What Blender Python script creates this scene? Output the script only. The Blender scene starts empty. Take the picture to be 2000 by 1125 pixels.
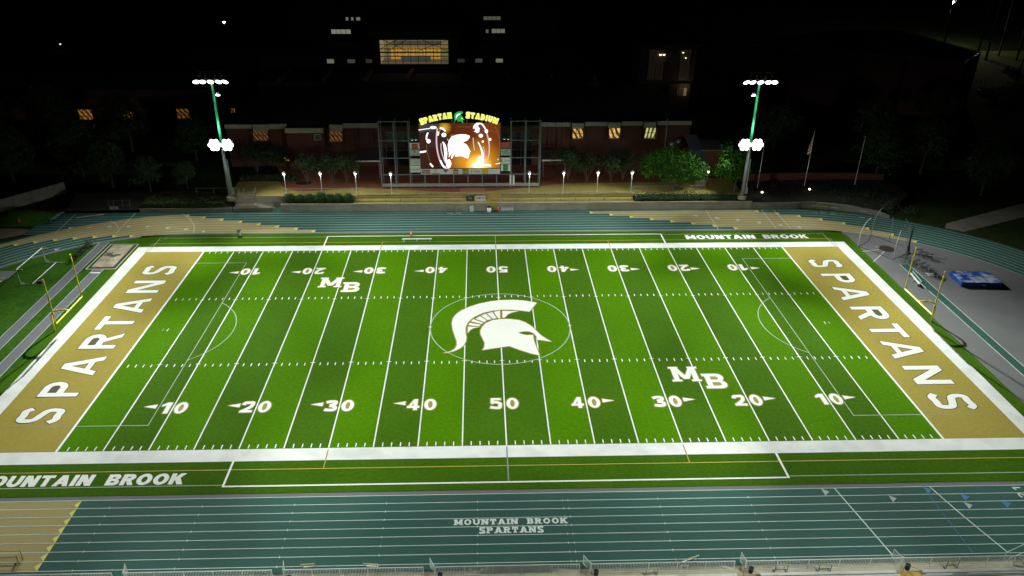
import bpy, math, random
from mathutils import Vector, Matrix
from mathutils.geometry import delaunay_2d_cdt

sc = bpy.context.scene
COL = sc.collection
PI = math.pi
rnd = random.Random(7)

# ------------------------------------------------------------------ camera
F, CX, CY, CZ = 1528.729, -2.6153, -88.6859, 51.5690
YAW, PITCH, ROLL, U0 = 0.0314634, 0.4771957, 0.0050960, -20.078
ca, sa, cb, sb = math.cos(YAW), math.sin(YAW), math.cos(PITCH), math.sin(PITCH)
FWD = Vector((sa*cb, ca*cb, -sb)); RT = Vector((ca, -sa, 0)); UPV = RT.cross(FWD)
RR = math.cos(ROLL)*RT + math.sin(ROLL)*UPV
UU = -math.sin(ROLL)*RT + math.cos(ROLL)*UPV
CAM = Vector((CX, CY, CZ))

def at(px, py, z=None, y=None):
    """the point of the place seen at a pixel of the 2000-wide photograph, on the level z or on the upright plane y"""
    d = FWD + RR*((px-1000-U0)/F) - UU*((py-562.5)/F)
    t = (z-CAM.z)/d.z if y is None else (y-CAM.y)/d.y
    return CAM + d*t

cam_d = bpy.data.cameras.new("camera"); cam = bpy.data.objects.new("camera", cam_d); COL.objects.link(cam)
cam_d.sensor_width = 36; cam_d.lens = 36*F/2000; cam_d.shift_x = -U0/2000
cam_d.clip_start = 0.5; cam_d.clip_end = 4000
m3 = Matrix((RR, UU, -FWD)).transposed()
cam.matrix_world = Matrix.Translation(CAM) @ m3.to_4x4()
sc.camera = cam

# ------------------------------------------------------------------ helpers
def tag(o, label=None, cat=None, group=None, kind=None):
    if label: o['label'] = label
    if cat: o['category'] = cat
    if group: o['group'] = group
    if kind: o['kind'] = kind
    return o

def thing(name, label, cat, loc=(0, 0, 0), group=None, kind=None):
    o = bpy.data.objects.new(name, None); COL.objects.link(o); o.location = loc
    o.empty_display_size = 0.3
    return tag(o, label, cat, group, kind)

def wloc(o):
    v = Vector((0, 0, 0))
    while o is not None:
        v = v + o.location; o = o.parent
    return v

class MB:
    """collects shapes and links them as one mesh object"""
    def __init__(s): s.v = []; s.f = []; s.m = []
    def add(s, vs, fs, mi=0):
        b = len(s.v); s.v += [Vector(v) for v in vs]
        s.f += [tuple(b+i for i in f) for f in fs]; s.m += [mi]*len(fs); return s
    def box(s, x0, y0, z0, x1, y1, z1, mi=0, M=None):
        x0, x1 = min(x0, x1), max(x0, x1); y0, y1 = min(y0, y1), max(y0, y1); z0, z1 = min(z0, z1), max(z0, z1)
        vs = [(x0,y0,z0),(x1,y0,z0),(x1,y1,z0),(x0,y1,z0),(x0,y0,z1),(x1,y0,z1),(x1,y1,z1),(x0,y1,z1)]
        if M is not None: vs = [M @ Vector(v) for v in vs]
        return s.add(vs, [(0,3,2,1),(4,5,6,7),(0,1,5,4),(1,2,6,5),(2,3,7,6),(3,0,4,7)], mi)
    def tube(s, p, q, r0, r1=None, n=8, mi=0, cap=True):
        p, q = Vector(p), Vector(q); r1 = r0 if r1 is None else r1
        d = (q-p).normalized(); a = d.orthogonal().normalized(); b = d.cross(a)
        vs = []
        for c, r in ((p, r0), (q, r1)):
            vs += [c + (a*math.cos(2*PI*i/n)+b*math.sin(2*PI*i/n))*r for i in range(n)]
        fs = [(i, (i+1) % n, n+(i+1) % n, n+i) for i in range(n)]
        if cap: fs += [tuple(range(n-1, -1, -1)), tuple(range(n, 2*n))]
        return s.add(vs, fs, mi)
    def path(s, pts, r, n=8, mi=0):
        pts = [Vector(p) for p in pts]; vs = []; fs = []
        for k, p in enumerate(pts):
            d = (pts[min(k+1, len(pts)-1)]-pts[max(k-1, 0)]).normalized()
            ref = Vector((0.31, 0.94, 0.12)) if abs(d.z) > .5 else Vector((0, 0, 1))
            a = d.cross(ref).normalized(); b = d.cross(a)
            rr = r[k] if isinstance(r, (list, tuple)) else r
            vs += [p + (a*math.cos(2*PI*i/n)+b*math.sin(2*PI*i/n))*rr for i in range(n)]
        for k in range(len(pts)-1):
            fs += [(k*n+i, k*n+(i+1) % n, (k+1)*n+(i+1) % n, (k+1)*n+i) for i in range(n)]
        fs += [tuple(range(n-1, -1, -1)), tuple((len(pts)-1)*n+i for i in range(n))]
        return s.add(vs, fs, mi)
    def lathe(s, c, prof, n=16, mi=0, M=None):
        c = Vector(c); vs = []; fs = []
        for r, z in prof:
            for i in range(n):
                v = Vector((r*math.cos(2*PI*i/n), r*math.sin(2*PI*i/n), z))
                vs.append(c + (M @ v if M is not None else v))
        for k in range(len(prof)-1):
            fs += [(k*n+i, k*n+(i+1) % n, (k+1)*n+(i+1) % n, (k+1)*n+i) for i in range(n)]
        fs += [tuple(range(n-1, -1, -1)), tuple((len(prof)-1)*n+i for i in range(n))]
        return s.add(vs, fs, mi)
    def flat(s, pos, neg=(), z=0.0, fn=None, mi=0):
        """fills 2-D outlines (pos) minus holes (neg); fn maps (x, y) to a point"""
        vs, fs = union2d(pos, neg)
        fn = fn or (lambda x, y: (x, y, z))
        return s.add([fn(*v) for v in vs], fs, mi)
    def prism(s, pos, neg, fn, depth, mi=0):
        """outlines raised into a slab: fn(x, y, d) maps to a point, d from 0 (back) to depth (front)"""
        vs, fs = union2d(pos, neg); n = len(vs)
        P = [fn(x, y, depth) for x, y in vs] + [fn(x, y, 0) for x, y in vs]
        ed = {}
        for f in fs:
            for i in range(len(f)):
                e = (f[i], f[(i+1) % len(f)]); ed[e] = ed.get(e, 0)+1
        G = [tuple(f) for f in fs] + [tuple(n+i for i in reversed(f)) for f in fs]
        G += [(a, n+a, n+b, b) for (a, b) in ed if (b, a) not in ed]
        return s.add(P, G, mi)
    def build(s, name, mat, parent=None, smooth=False):
        off = wloc(parent) if parent is not None else Vector((0, 0, 0))
        me = bpy.data.meshes.new(name)
        me.from_pydata([tuple(v-off) for v in s.v], [], s.f)
        for mm in (mat if isinstance(mat, (list, tuple)) else [mat]): me.materials.append(mm)
        if any(s.m): me.polygons.foreach_set("material_index", s.m)
        if smooth: me.polygons.foreach_set("use_smooth", [True]*len(s.f))
        me.update()
        o = bpy.data.objects.new(name, me); COL.objects.link(o)
        if parent is not None: o.parent = parent
        return o

def dup(root, loc=None, rz=None, label=None, group=None, scale=None, parent=None):
    c = root.copy(); COL.objects.link(c)
    if parent is not None: c.parent = parent
    if loc is not None: c.location = loc
    if rz is not None: c.rotation_euler = (0, 0, rz)
    if scale is not None: c.scale = (scale,)*3 if not isinstance(scale, (tuple, list)) else scale
    if label: c['label'] = label
    if group: c['group'] = group
    for ch in list(root.children): dup(ch, parent=c)
    return c

def area(p): return sum(p[i][0]*p[(i+1) % len(p)][1]-p[(i+1) % len(p)][0]*p[i][1] for i in range(len(p)))/2
def ccw(p): return list(p) if area(p) > 0 else list(reversed(p))
def inside(x, y, p):
    r = False; n = len(p); j = n-1
    for i in range(n):
        xi, yi = p[i]; xj, yj = p[j]
        if (yi > y) != (yj > y) and x < (xj-xi)*(y-yi)/(yj-yi)+xi: r = not r
        j = i
    return r
def union2d(pos, neg=()):
    vs = []; fs = []
    for p in list(pos)+list(neg):
        p = ccw(p); fs.append(list(range(len(vs), len(vs)+len(p)))); vs += [Vector((a, b)) for a, b in p]
    r = delaunay_2d_cdt(vs, [], fs, 0, 1e-5, True)
    bb = lambda L: [(min(a for a, b in p), max(a for a, b in p), min(b for a, b in p), max(b for a, b in p), p) for p in L]
    P, N = bb(pos), bb(neg); hit = lambda L, x, y: any(q[0] <= x <= q[1] and q[2] <= y <= q[3] and inside(x, y, q[4]) for q in L)
    V = r[0]; out = []
    for f in r[2]:
        x = sum(V[i].x for i in f)/len(f); y = sum(V[i].y for i in f)/len(f)
        if hit(P, x, y) and not hit(N, x, y): out.append(tuple(f))
    return [(v.x, v.y) for v in V], out
def offset(p, d):
    p = ccw(p); n = len(p); q = []
    for i in range(n):
        a, b, c = Vector(p[i-1]), Vector(p[i]), Vector(p[(i+1) % n])
        e0 = (b-a); e1 = (c-b)
        if e0.length < 1e-6 or e1.length < 1e-6: q.append(tuple(b)); continue
        n0 = Vector((e0.y, -e0.x)).normalized(); n1 = Vector((e1.y, -e1.x)).normalized()
        k = n0+n1
        if k.length < .3: q.append(tuple(b+n0*d)); continue
        k.normalize(); q.append(tuple(b+k*d/max(.45, k.dot(n0))))
    return q

# ------------------------------------------------------------------ outlines and lettering
def R(x0, y0, x1, y1): return [(x0, y0), (x1, y0), (x1, y1), (x0, y1)]
def bar(x0, y0, x1, y1, w): return [(x0-w/2, y0), (x0+w/2, y0), (x1+w/2, y1), (x1-w/2, y1)]
def ell(cx, cy, rx, ry, a0=0, a1=360, n=32):
    full = a1-a0 >= 360; m = n if full else n+1
    return [(cx+rx*math.cos(math.radians(a0+(a1-a0)*i/n)), cy+ry*math.sin(math.radians(a0+(a1-a0)*i/n))) for i in range(m)]
def dsh(x0, y0, x1, y1, n=14):
    r = (y1-y0)/2; rx = min(r*1.05, x1-x0)
    return [(x0, y0)] + [(x1-rx+rx*math.cos(a), y0+r+r*math.sin(a)) for a in [-PI/2+PI*i/n for i in range(n+1)]] + [(x0, y1)]
def smooth(pts, k=8):
    out = []; n = len(pts)
    for i in range(n-1):
        p0, p1, p2, p3 = (Vector(pts[max(0, i-1)]), Vector(pts[i]), Vector(pts[i+1]), Vector(pts[min(n-1, i+2)]))
        for j in range(k):
            t = j/k
            out.append(tuple(.5*((2*p1)+(p2-p0)*t+(2*p0-5*p1+4*p2-p3)*t*t+(3*p1-p0-3*p2+p3)*t**3)))
    out.append(tuple(pts[-1])); return out
def stroke(pts, w, curve=True, taper=None):
    """outlines of a thick line, one convex piece per step so that bends never fold over"""
    p = [Vector(a) for a in (smooth(pts) if curve else pts)]; L = []; Rr = []
    for i in range(len(p)):
        d = p[min(i+1, len(p)-1)]-p[max(i-1, 0)]; nn = Vector((-d.y, d.x)).normalized()
        ww = w if taper is None else w*taper(i/(len(p)-1))
        L.append(tuple(p[i]+nn*ww/2)); Rr.append(tuple(p[i]-nn*ww/2))
    return [[L[i], L[i+1], Rr[i+1], Rr[i]] for i in range(len(p)-1)]

WID = dict(M=1.06, O=.95, U=.88, N=.9, T=.82, A=.98, I=.0, B=.82, R=.86, K=.92, S=.78, P=.8, D=.88, L=.66, C=.85, V=.95,
           **{'0': .78, '1': .5, '2': .74, '3': .74, '4': .8, '5': .74, '6': .76, '7': .7, '8': .76})
def glyph(ch, t, h, slab=False, wf=1.0):
    W = t if ch == 'I' else WID[ch]*wf
    P, N, bot, top = [], [], [], []
    if ch == 'I': P = [R(0, 0, t, 1)]; bot = top = [t/2]
    elif ch == 'M':
        P = [R(0, 0, t, 1), R(W-t, 0, W, 1), bar(t*.55, 1, W/2, .16, t*1.05), bar(W-t*.55, 1, W/2, .16, t*1.05)]; bot = top = [t/2, W-t/2]
    elif ch == 'N':
        P = [R(0, 0, t, 1), R(W-t, 0, W, 1), bar(t*.6, 1, W-t*.6, 0, t*1.2)]; bot = [t/2]; top = [t/2, W-t/2]
    elif ch == 'A':
        P = [bar(t*.56, 0, W/2-t*.08, 1, t*1.06), bar(W-t*.56, 0, W/2+t*.08, 1, t*1.06), R(W*.25, .2, W*.75, .2+h*.85)]; bot = [t*.56, W-t*.56]
    elif ch == 'T':
        P = [R(0, 1-h, W, 1), R(W/2-t/2, 0, W/2+t/2, 1)]; bot = [W/2]
        if slab: P += [R(0, 1-h*1.9, h*.7, 1), R(W-h*.7, 1-h*1.9, W, 1)]
    elif ch == 'L': P = [R(0, 0, t, 1), R(0, 0, W, h)]; top = [t/2]
    elif ch == 'V': P = [bar(t*.56, 1, W/2, 0, t*1.06), bar(W-t*.56, 1, W/2, 0, t*1.06)]; top = [t/2, W-t/2]
    elif ch == 'K':
        P = [R(0, 0, t, 1), bar(t*.9, .36, W-t*.62, 1, t*1.2), bar(W*.46, .62, W-t*.62, 0, t*1.24)]; bot = top = [t/2, W-t*.62]
    elif ch == 'B':
        P = [dsh(0, .46, W*.95, 1), dsh(0, 0, W, .55)]; N = [dsh(t, .5+h*.46, W*.95-t, 1-h), dsh(t, h, W-t, .5-h*.42)]; bot = top = [t/2]
    elif ch == 'P': P = [R(0, 0, t, 1), dsh(0, .4, W, 1)]; N = [dsh(t, .4+h, W-t, 1-h)]; bot = top = [t/2]
    elif ch == 'R':
        P = [R(0, 0, t, 1), dsh(0, .42, W*.96, 1), bar(W*.5, .5, W-t*.55, 0, t*1.12)]; N = [dsh(t, .42+h, W*.96-t, 1-h)]; bot = [t/2, W-t*.5]; top = [t/2]
    elif ch == 'D': P = [dsh(0, 0, W, 1)]; N = [dsh(t, h, W-t, 1-h)]; bot = top = [t/2]
    elif ch in 'O0': P = [ell(W/2, .5, W/2, .515)]; N = [ell(W/2, .5, W/2-t, .515-h)]
    elif ch == 'C': P = [ell(W/2, .5, W/2, .515)]; N = [ell(W/2, .5, W/2-t, .515-h), R(W*.62, .34, W+.2, .66)]
    elif ch == 'U':
        P = [R(0, .4, t, 1), R(W-t, .4, W, 1), ell(W/2, .42, W/2, .43, 180, 360)]; N = [ell(W/2, .42, W/2-t, .43-h, 180, 360), R(t, .41, W-t, 1.05)]; top = [t/2, W-t/2]
    elif ch == 'S':
        w = (t+h)/2; e = w/2
        P = stroke([(W*.97, .80), (W*.80, .93), (W*.52, 1-e+.01), (W*.2, .91), (e, .74), (W*.22, .58), (W*.5, .5), (W*.8, .41), (W-e, .26), (W*.8, .09), (W*.48, e-.01), (W*.2, .07), (W*.01, .2)], w)
    elif ch == '1': P = [R(W-t, 0, W, 1), [(W-t, 1), (0, .80), (0, .62), (W-t, .72)]]
    elif ch == '2':
        w = (t+h)/2; P = stroke([(w*.45, .68), (W*.2, .86), (W*.5, 1-w/2), (W*.82, .88), (W-w/2, .69), (W*.72, .46), (W*.2, h*.7)], w) + [R(0, 0, W, h)]
    elif ch == '3':
        w = (t+h)/2; P = stroke([(w*.3, .82), (W*.45, 1-w/2), (W*.82, .86), (W*.8, .65), (W*.42, .54)], w) + stroke([(W*.42, .5), (W*.84, .4), (W*.84, .16), (W*.45, w/2), (w*.25, .17)], w)
    elif ch == '4': x = W*.52; P = [R(x, 0, x+t, 1), R(0, .2, W, .2+h*.95), bar(t*.36, .22, x+t*.4, 1, t*.78)]
    elif ch == '5':
        w = (t+h)/2; P = [R(W*.1, 1-h, W*.95, 1), R(W*.1, .5, W*.1+t*.8, 1)] + stroke([(W*.12, .54), (W*.5, .63), (W*.86, .5), (W-w/2, .32), (W*.8, .12), (W*.45, w/2), (w*.2, .18)], w)
    elif ch == '6': P = [ell(W/2, .33, W/2, .33)] + stroke([(t*.5, .33), (W*.25, .75), (W*.7, .95)], t); N = [ell(W/2, .33, W/2-t, .33-h)]
    elif ch == '7': P = [R(0, 1-h, W, 1), bar(W*.3, 0, W-t*.5, 1, t)]
    elif ch == '8': P = [ell(W/2, .28, W/2, .28), ell(W/2, .75, W*.44, .25)]; N = [ell(W/2, .28, W/2-t, .28-h), ell(W/2, .75, W*.44-t, .25-h)]
    if slab:
        s = t*.42; hs = h*.62
        for x in bot: P.append(R(x-t/2-s, 0, x+t/2+s, hs))
        for x in top: P.append(R(x-t/2-s, 1-hs, x+t/2+s, 1))
    return P, N, W
def word(text, t, h, slab=False, wf=1.0, gap=.12, fit=None):
    """outlines of a word with cap height 1 starting at x = 0, squeezed to the width fit when given; one (pos, neg) pair for each letter"""
    x = 0; L = []
    for ch in text:
        if ch == ' ': x += .5; continue
        P, N, W = glyph(ch, t, h, slab, wf)
        L.append(([[(a+x, b) for a, b in p] for p in P], [[(a+x, b) for a, b in p] for p in N])); x += W+gap
    tot = x-gap; k = 1 if fit is None else fit/tot
    return [([[(a*k, b) for a, b in p] for p in P], [[(a*k, b) for a, b in p] for p in N]) for P, N in L]
def xf(polys, fn): return [[fn(a, b) for a, b in p] for p in polys]
# ------------------------------------------------------------------ materials
MATS = {}
def mat(name, col, rough=.7, var=.12, scale=2.0, var2=0, scale2=.1, metal=0.0, spec=.4, bump=0, bscale=20, tint=None):
    if name in MATS: return MATS[name]
    m = bpy.data.materials.new(name); m.use_nodes = True; nt = m.node_tree; N = nt.nodes; L = nt.links
    b = N['Principled BSDF']; b.inputs['Roughness'].default_value = rough; b.inputs['Metallic'].default_value = metal
    b.inputs['Specular IOR Level'].default_value = spec
    geo = N.new('ShaderNodeNewGeometry')
    last = None
    def noise(s, det=3):
        n = N.new('ShaderNodeTexNoise'); n.inputs['Scale'].default_value = s; n.inputs['Detail'].default_value = det
        L.new(geo.outputs['Position'], n.inputs['Vector']); return n
    def mul(prev, s, v):
        n = noise(s); mr = N.new('ShaderNodeMapRange'); mr.inputs['From Min'].default_value = .25; mr.inputs['From Max'].default_value = .75
        mr.inputs['To Min'].default_value = 1-v; mr.inputs['To Max'].default_value = 1+v
        L.new(n.outputs['Fac'], mr.inputs['Value'])
        if prev is None: return mr.outputs['Result']
        q = N.new('ShaderNodeMath'); q.operation = 'MULTIPLY'; L.new(prev, q.inputs[0]); L.new(mr.outputs['Result'], q.inputs[1]); return q.outputs[0]
    if var: last = mul(last, scale, var)
    if var2: last = mul(last, scale2, var2)
    base = N.new('ShaderNodeRGB'); base.outputs[0].default_value = (*col, 1); cout = base.outputs[0]
    if tint:
        n = noise(tint[1], 2); mx = N.new('ShaderNodeMix'); mx.data_type = 'RGBA'; mx.inputs['B'].default_value = (*tint[0], 1)
        mr = N.new('ShaderNodeMapRange'); mr.inputs['From Min'].default_value = .42; mr.inputs['From Max'].default_value = .68
        L.new(n.outputs['Fac'], mr.inputs['Value']); L.new(mr.outputs['Result'], mx.inputs['Factor']); L.new(cout, mx.inputs['A']); cout = mx.outputs['Result']
    if last is not None:
        vm = N.new('ShaderNodeVectorMath'); vm.operation = 'SCALE'; L.new(cout, vm.inputs[0]); L.new(last, vm.inputs['Scale']); cout = vm.outputs[0]
    L.new(cout, b.inputs['Base Color'])
    if bump:
        n = noise(bscale, 4); bp = N.new('ShaderNodeBump'); bp.inputs['Strength'].default_value = bump; bp.inputs['Distance'].default_value = .05
        L.new(n.outputs['Fac'], bp.inputs['Height']); L.new(bp.outputs['Normal'], b.inputs['Normal'])
    MATS[name] = m; return m
def emis(name, col, s):
    if name in MATS: return MATS[name]
    m = bpy.data.materials.new(name); m.use_nodes = True; N = m.node_tree.nodes; b = N['Principled BSDF']
    b.inputs['Base Color'].default_value = (*[c*.3 for c in col], 1); b.inputs['Emission Color'].default_value = (*col, 1); b.inputs['Emission Strength'].default_value = s
    MATS[name] = m; return m
def brick_mat(name, c1, c2, cm, scale, rough=.85):
    m = bpy.data.materials.new(name); m.use_nodes = True; nt = m.node_tree; N = nt.nodes; L = nt.links; b = N['Principled BSDF']
    geo = N.new('ShaderNodeNewGeometry'); sep = N.new('ShaderNodeSeparateXYZ'); L.new(geo.outputs['Position'], sep.inputs[0])
    ad = N.new('ShaderNodeMath'); L.new(sep.outputs[0], ad.inputs[0]); L.new(sep.outputs[1], ad.inputs[1])
    cb_ = N.new('ShaderNodeCombineXYZ'); L.new(ad.outputs[0], cb_.inputs[0]); L.new(sep.outputs[2], cb_.inputs[1])
    br = N.new('ShaderNodeTexBrick'); br.inputs['Scale'].default_value = scale; br.inputs['Color1'].default_value = (*c1, 1); br.inputs['Color2'].default_value = (*c2, 1)
    br.inputs['Mortar'].default_value = (*cm, 1); L.new(cb_.outputs[0], br.inputs['Vector']); L.new(br.outputs['Color'], b.inputs['Base Color'])
    b.inputs['Roughness'].default_value = rough; MATS[name] = m; return m

turf_lt = mat('turf_light', (.070, .196, .0010), .95, .17, 2.6, .07, .16, spec=.02, bump=.3, bscale=14)
turf_dk = mat('turf_dark', (.054, .140, .0050), .95, .17, 2.6, .08, .16, spec=.02, bump=.3, bscale=14)
turf_out = mat('turf_surround', (.047, .122, .0045), .95, .18, 2.6, .12, .16, spec=.02, bump=.3, bscale=14)
grass = mat('grass_natural', (.036, .105, .010), .95, .25, 1.6, .25, .22, spec=.02, bump=.5, bscale=8)
dark_grass = mat('grass_lawn', (.020, .034, .008), .95, .3, 1.2, .3, .12, spec=.1)
paint_w = mat('paint_white', (.84, .85, .79), .75, .05, 4, .04, .15, spec=.3)
paint_dirty = mat('paint_white_worn', (.78, .80, .77), .8, .04, .5, .05, .18, spec=.2, tint=((.66, .68, .66), .45))
paint_grey = mat('paint_grey', (.36, .46, .30), .8, .05)
paint_greyg = mat('paint_grey_on_gold', (.33, .27, .19), .8, .05)
paint_yel = mat('paint_yellow', (.52, .38, .06), .8, .05)
paint_brown = mat('paint_brown', (.36, .26, .07), .8, .05)
paint_edge = mat('paint_gold_edge', (.30, .24, .035), .8, .05)
paint_dkedge = mat('paint_dark_edge', (.055, .06, .02), .8, .05)
gold = mat('turf_gold', (.35, .285, .062), .95, .10, 2.6, .06, .15, spec=.03, bump=.25, bscale=14)
teal = mat('track_teal', (.038, .108, .090), .85, .08, 5, .07, .12, spec=.1)
tan = mat('track_tan', (.38, .31, .135), .85, .06, 4, .06, .2, spec=.1)
track_line = mat('track_line', (.58, .72, .64), .8, .05)
wedge_yel = mat('track_yellow', (.75, .68, .13), .8, .04)
wedge_blue = mat('track_blue', (.05, .20, .40), .8, .04)
wedge_wht = mat('track_white', (.40, .47, .47), .8, .04)
asphalt = mat('asphalt_grey', (.16, .163, .165), .9, .1, 6, .08, .25, spec=.2)
runway_m = mat('runway_rubber', (.145, .145, .165), .9, .1, 6, .06, .3, spec=.2)
conc = mat('concrete', (.30, .28, .22), .9, .12, 1.2, .18, .35, bump=.15)
conc_dk = mat('concrete_stained_and_shaded', (.20, .19, .15), .9, .2, .9, .2, .3, bump=.15)
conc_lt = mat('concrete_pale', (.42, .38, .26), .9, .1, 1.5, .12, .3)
plaza_y = mat('plaza_yellow', (.38, .31, .085), .85, .1, 1.0, .14, .22, spec=.25)
plaza_r = brick_mat('plaza_red', (.30, .095, .045), (.26, .08, .04), (.2, .09, .05), 3.0)
plaza_p = mat('plaza_pink', (.40, .17, .085), .85, .08, 2)
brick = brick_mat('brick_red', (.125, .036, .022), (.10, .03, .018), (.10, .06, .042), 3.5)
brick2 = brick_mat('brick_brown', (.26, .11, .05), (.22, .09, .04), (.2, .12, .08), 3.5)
band_m = mat('cast_stone', (.42, .40, .30), .85, .08, 1.5, .12, .3)
roof_m = mat('roof_membrane', (.05, .055, .06), .9, .2, .4)
steel = mat('steel_grey', (.33, .36, .37), .45, .08, 1, metal=.6)
steel_dk = mat('steel_dark', (.10, .11, .11), .5, .1, 1, metal=.4)
frame_m = mat('frame_steel', (.13, .15, .145), .55, .12, 1, metal=.3)
alum = mat('aluminium', (.66, .69, .66), .45, .06, 1.5, metal=.35)
alum_bench = mat('bench_aluminium', (.62, .66, .62), .5, .08, .8, .06, .3, metal=.2)
green_p = mat('pole_green', (.02, .36, .13), .45, .05)
white_p = mat('paint_gloss_white', (.78, .80, .78), .4, .03)
yellow_p = mat('post_yellow', (.90, .72, .05), .4, .04)
black_p = mat('plastic_black', (.015, .015, .017), .5, .1)
blue_v = mat('vinyl_blue', (.012, .075, .36), .45, .1, 1.5, tint=((.50, .56, .62), .8))
blue_s = mat('vinyl_blue_side', (.012, .065, .36), .4, .08, 1.5)
red_p = mat('plastic_red', (.55, .05, .03), .5, .05)
orange_p = mat('plastic_orange', (.75, .13, .03), .5, .05)
sand_m = mat('sand_tarp', (.40, .35, .24), .95, .12, 1.4, .14, .35, tint=((.26, .22, .15), .5), bump=.3, bscale=5)
sand_dk = mat('tarp_wrinkle', (.09, .085, .065), .95, .2)
rubber = mat('rubber_black', (.022, .022, .026), .8, .15)
dirt = mat('bare_dirt', (.20, .15, .10), .95, .2, 1)
rust = mat('rusted_brown', (.16, .09, .045), .8, .2, 3)
disc_m = mat('throwing_circle', (.030, .022, .012), .85, .2, 2)
cream_y = mat('hurdle_yellow', (.45, .46, .20), .6, .08)
netting = mat('netting', (.02, .02, .022), .9, .1)
bark = mat('bark', (.05, .04, .03), .95, .25, 4)
bark_pale = mat('bark_pale', (.10, .085, .062), .9, .2, 4)
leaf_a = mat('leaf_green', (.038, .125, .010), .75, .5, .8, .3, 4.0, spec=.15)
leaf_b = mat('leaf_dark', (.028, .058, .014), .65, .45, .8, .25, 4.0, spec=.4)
leaf_h = mat('leaf_hedge', (.030, .095, .014), .7, .35, 2, .2, 6.0, spec=.3)
leaf_c = mat('leaf_cover', (.035, .060, .025), .8, .4, 1.5, .2, 6)
mulch_and_shade = mat('mulch_and_shade', (.022, .020, .013), .95, .25, 2)
glass_dk = mat('glass_dark', (.012, .014, .016), .12, .05, spec=.6)
wire_m = mat('mesh_panel', (.16, .17, .16), .7, .08)
sign_w = mat('sign_white', (.62, .66, .60), .5, .05)
sign_g = mat('sign_pale_green', (.42, .50, .42), .5, .05)
sign_r = mat('sign_red', (.42, .06, .035), .5, .06)
sign_dk = mat('sign_dark', (.05, .05, .045), .5, .06)
sign_gr = mat('sign_green', (.03, .20, .06), .5, .06)
sign_y = mat('sign_yellow', (.55, .42, .03), .5, .06)
sign_bl = mat('sign_slate', (.10, .13, .15), .5, .06)
# ------------------------------------------------------------------ ground and football field
YD = .9144; SL = 24.384
MB().box(-1500, -900, -.6, 1500, 1500, -.05).build('ground', dark_grass)['kind'] = 'structure'
def rect(x0, y0, x1, y1, z, mat_, name, parent):
    return MB().flat([R(min(x0, x1), min(y0, y1), max(x0, x1), max(y0, y1))], z=z).build(name, mat_, parent)

field = thing('football_field', None, None, kind='structure')
MB().flat([R(-57.9, -31.05, 57.9, 31.05)], z=0).build('turf_base', turf_out, field)
for i in range(-10, 10):
    k = i if i >= 0 else -i-1
    rect(i*5*YD, -SL, (i+1)*5*YD, SL, .004, turf_dk if k % 2 == 0 else turf_lt, 'turf_stripe', field)
for s in (-1, 1):
    rect(s*45.72, -SL, s*54.87, SL, .004, gold, 'end_zone', field)
MB().flat([R(-56.68, -26.28, 56.68, 26.28)], [R(-54.87, -SL, 54.87, SL)], z=.008).build('field_border', paint_dirty, field)
for s in (-1, 1): rect(s*45.72, -SL, s*45.98, SL, .008, paint_w, 'goal_line', field)
for i in range(-9, 10): rect(i*5*YD-.07, -SL+.08, i*5*YD+.07, SL-.08, .008, paint_w, 'yard_line', field)
for s in (-1, 1):
    a = MB(); b = MB()
    for y in range(-49, 50):
        x = y*YD
        if y % 5:
            a.flat([R(x-.055, min(s*8.16, s*8.76), x+.055, max(s*8.16, s*8.76))], z=.008)
            b.flat([R(x-.055, min(s*(SL-.12), s*(SL-.75)), x+.055, max(s*(SL-.12), s*(SL-.75)))], z=.008)
        else: a.flat([R(x-.29, s*8.16-.05, x-.071, s*8.16+.05), R(x+.071, s*8.16-.05, x+.29, s*8.16+.05)], z=.008)
    a.build('hash_mark_row', paint_w, field); b.build('sideline_tick_row', paint_w, field)
    rect(s*43.0, -.25, s*43.12, .4, .0085, paint_w, 'try_mark', field); rect(s*43.6, -.2, s*43.7, .38, .0085, paint_grey, 'penalty_spot', field)
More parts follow.
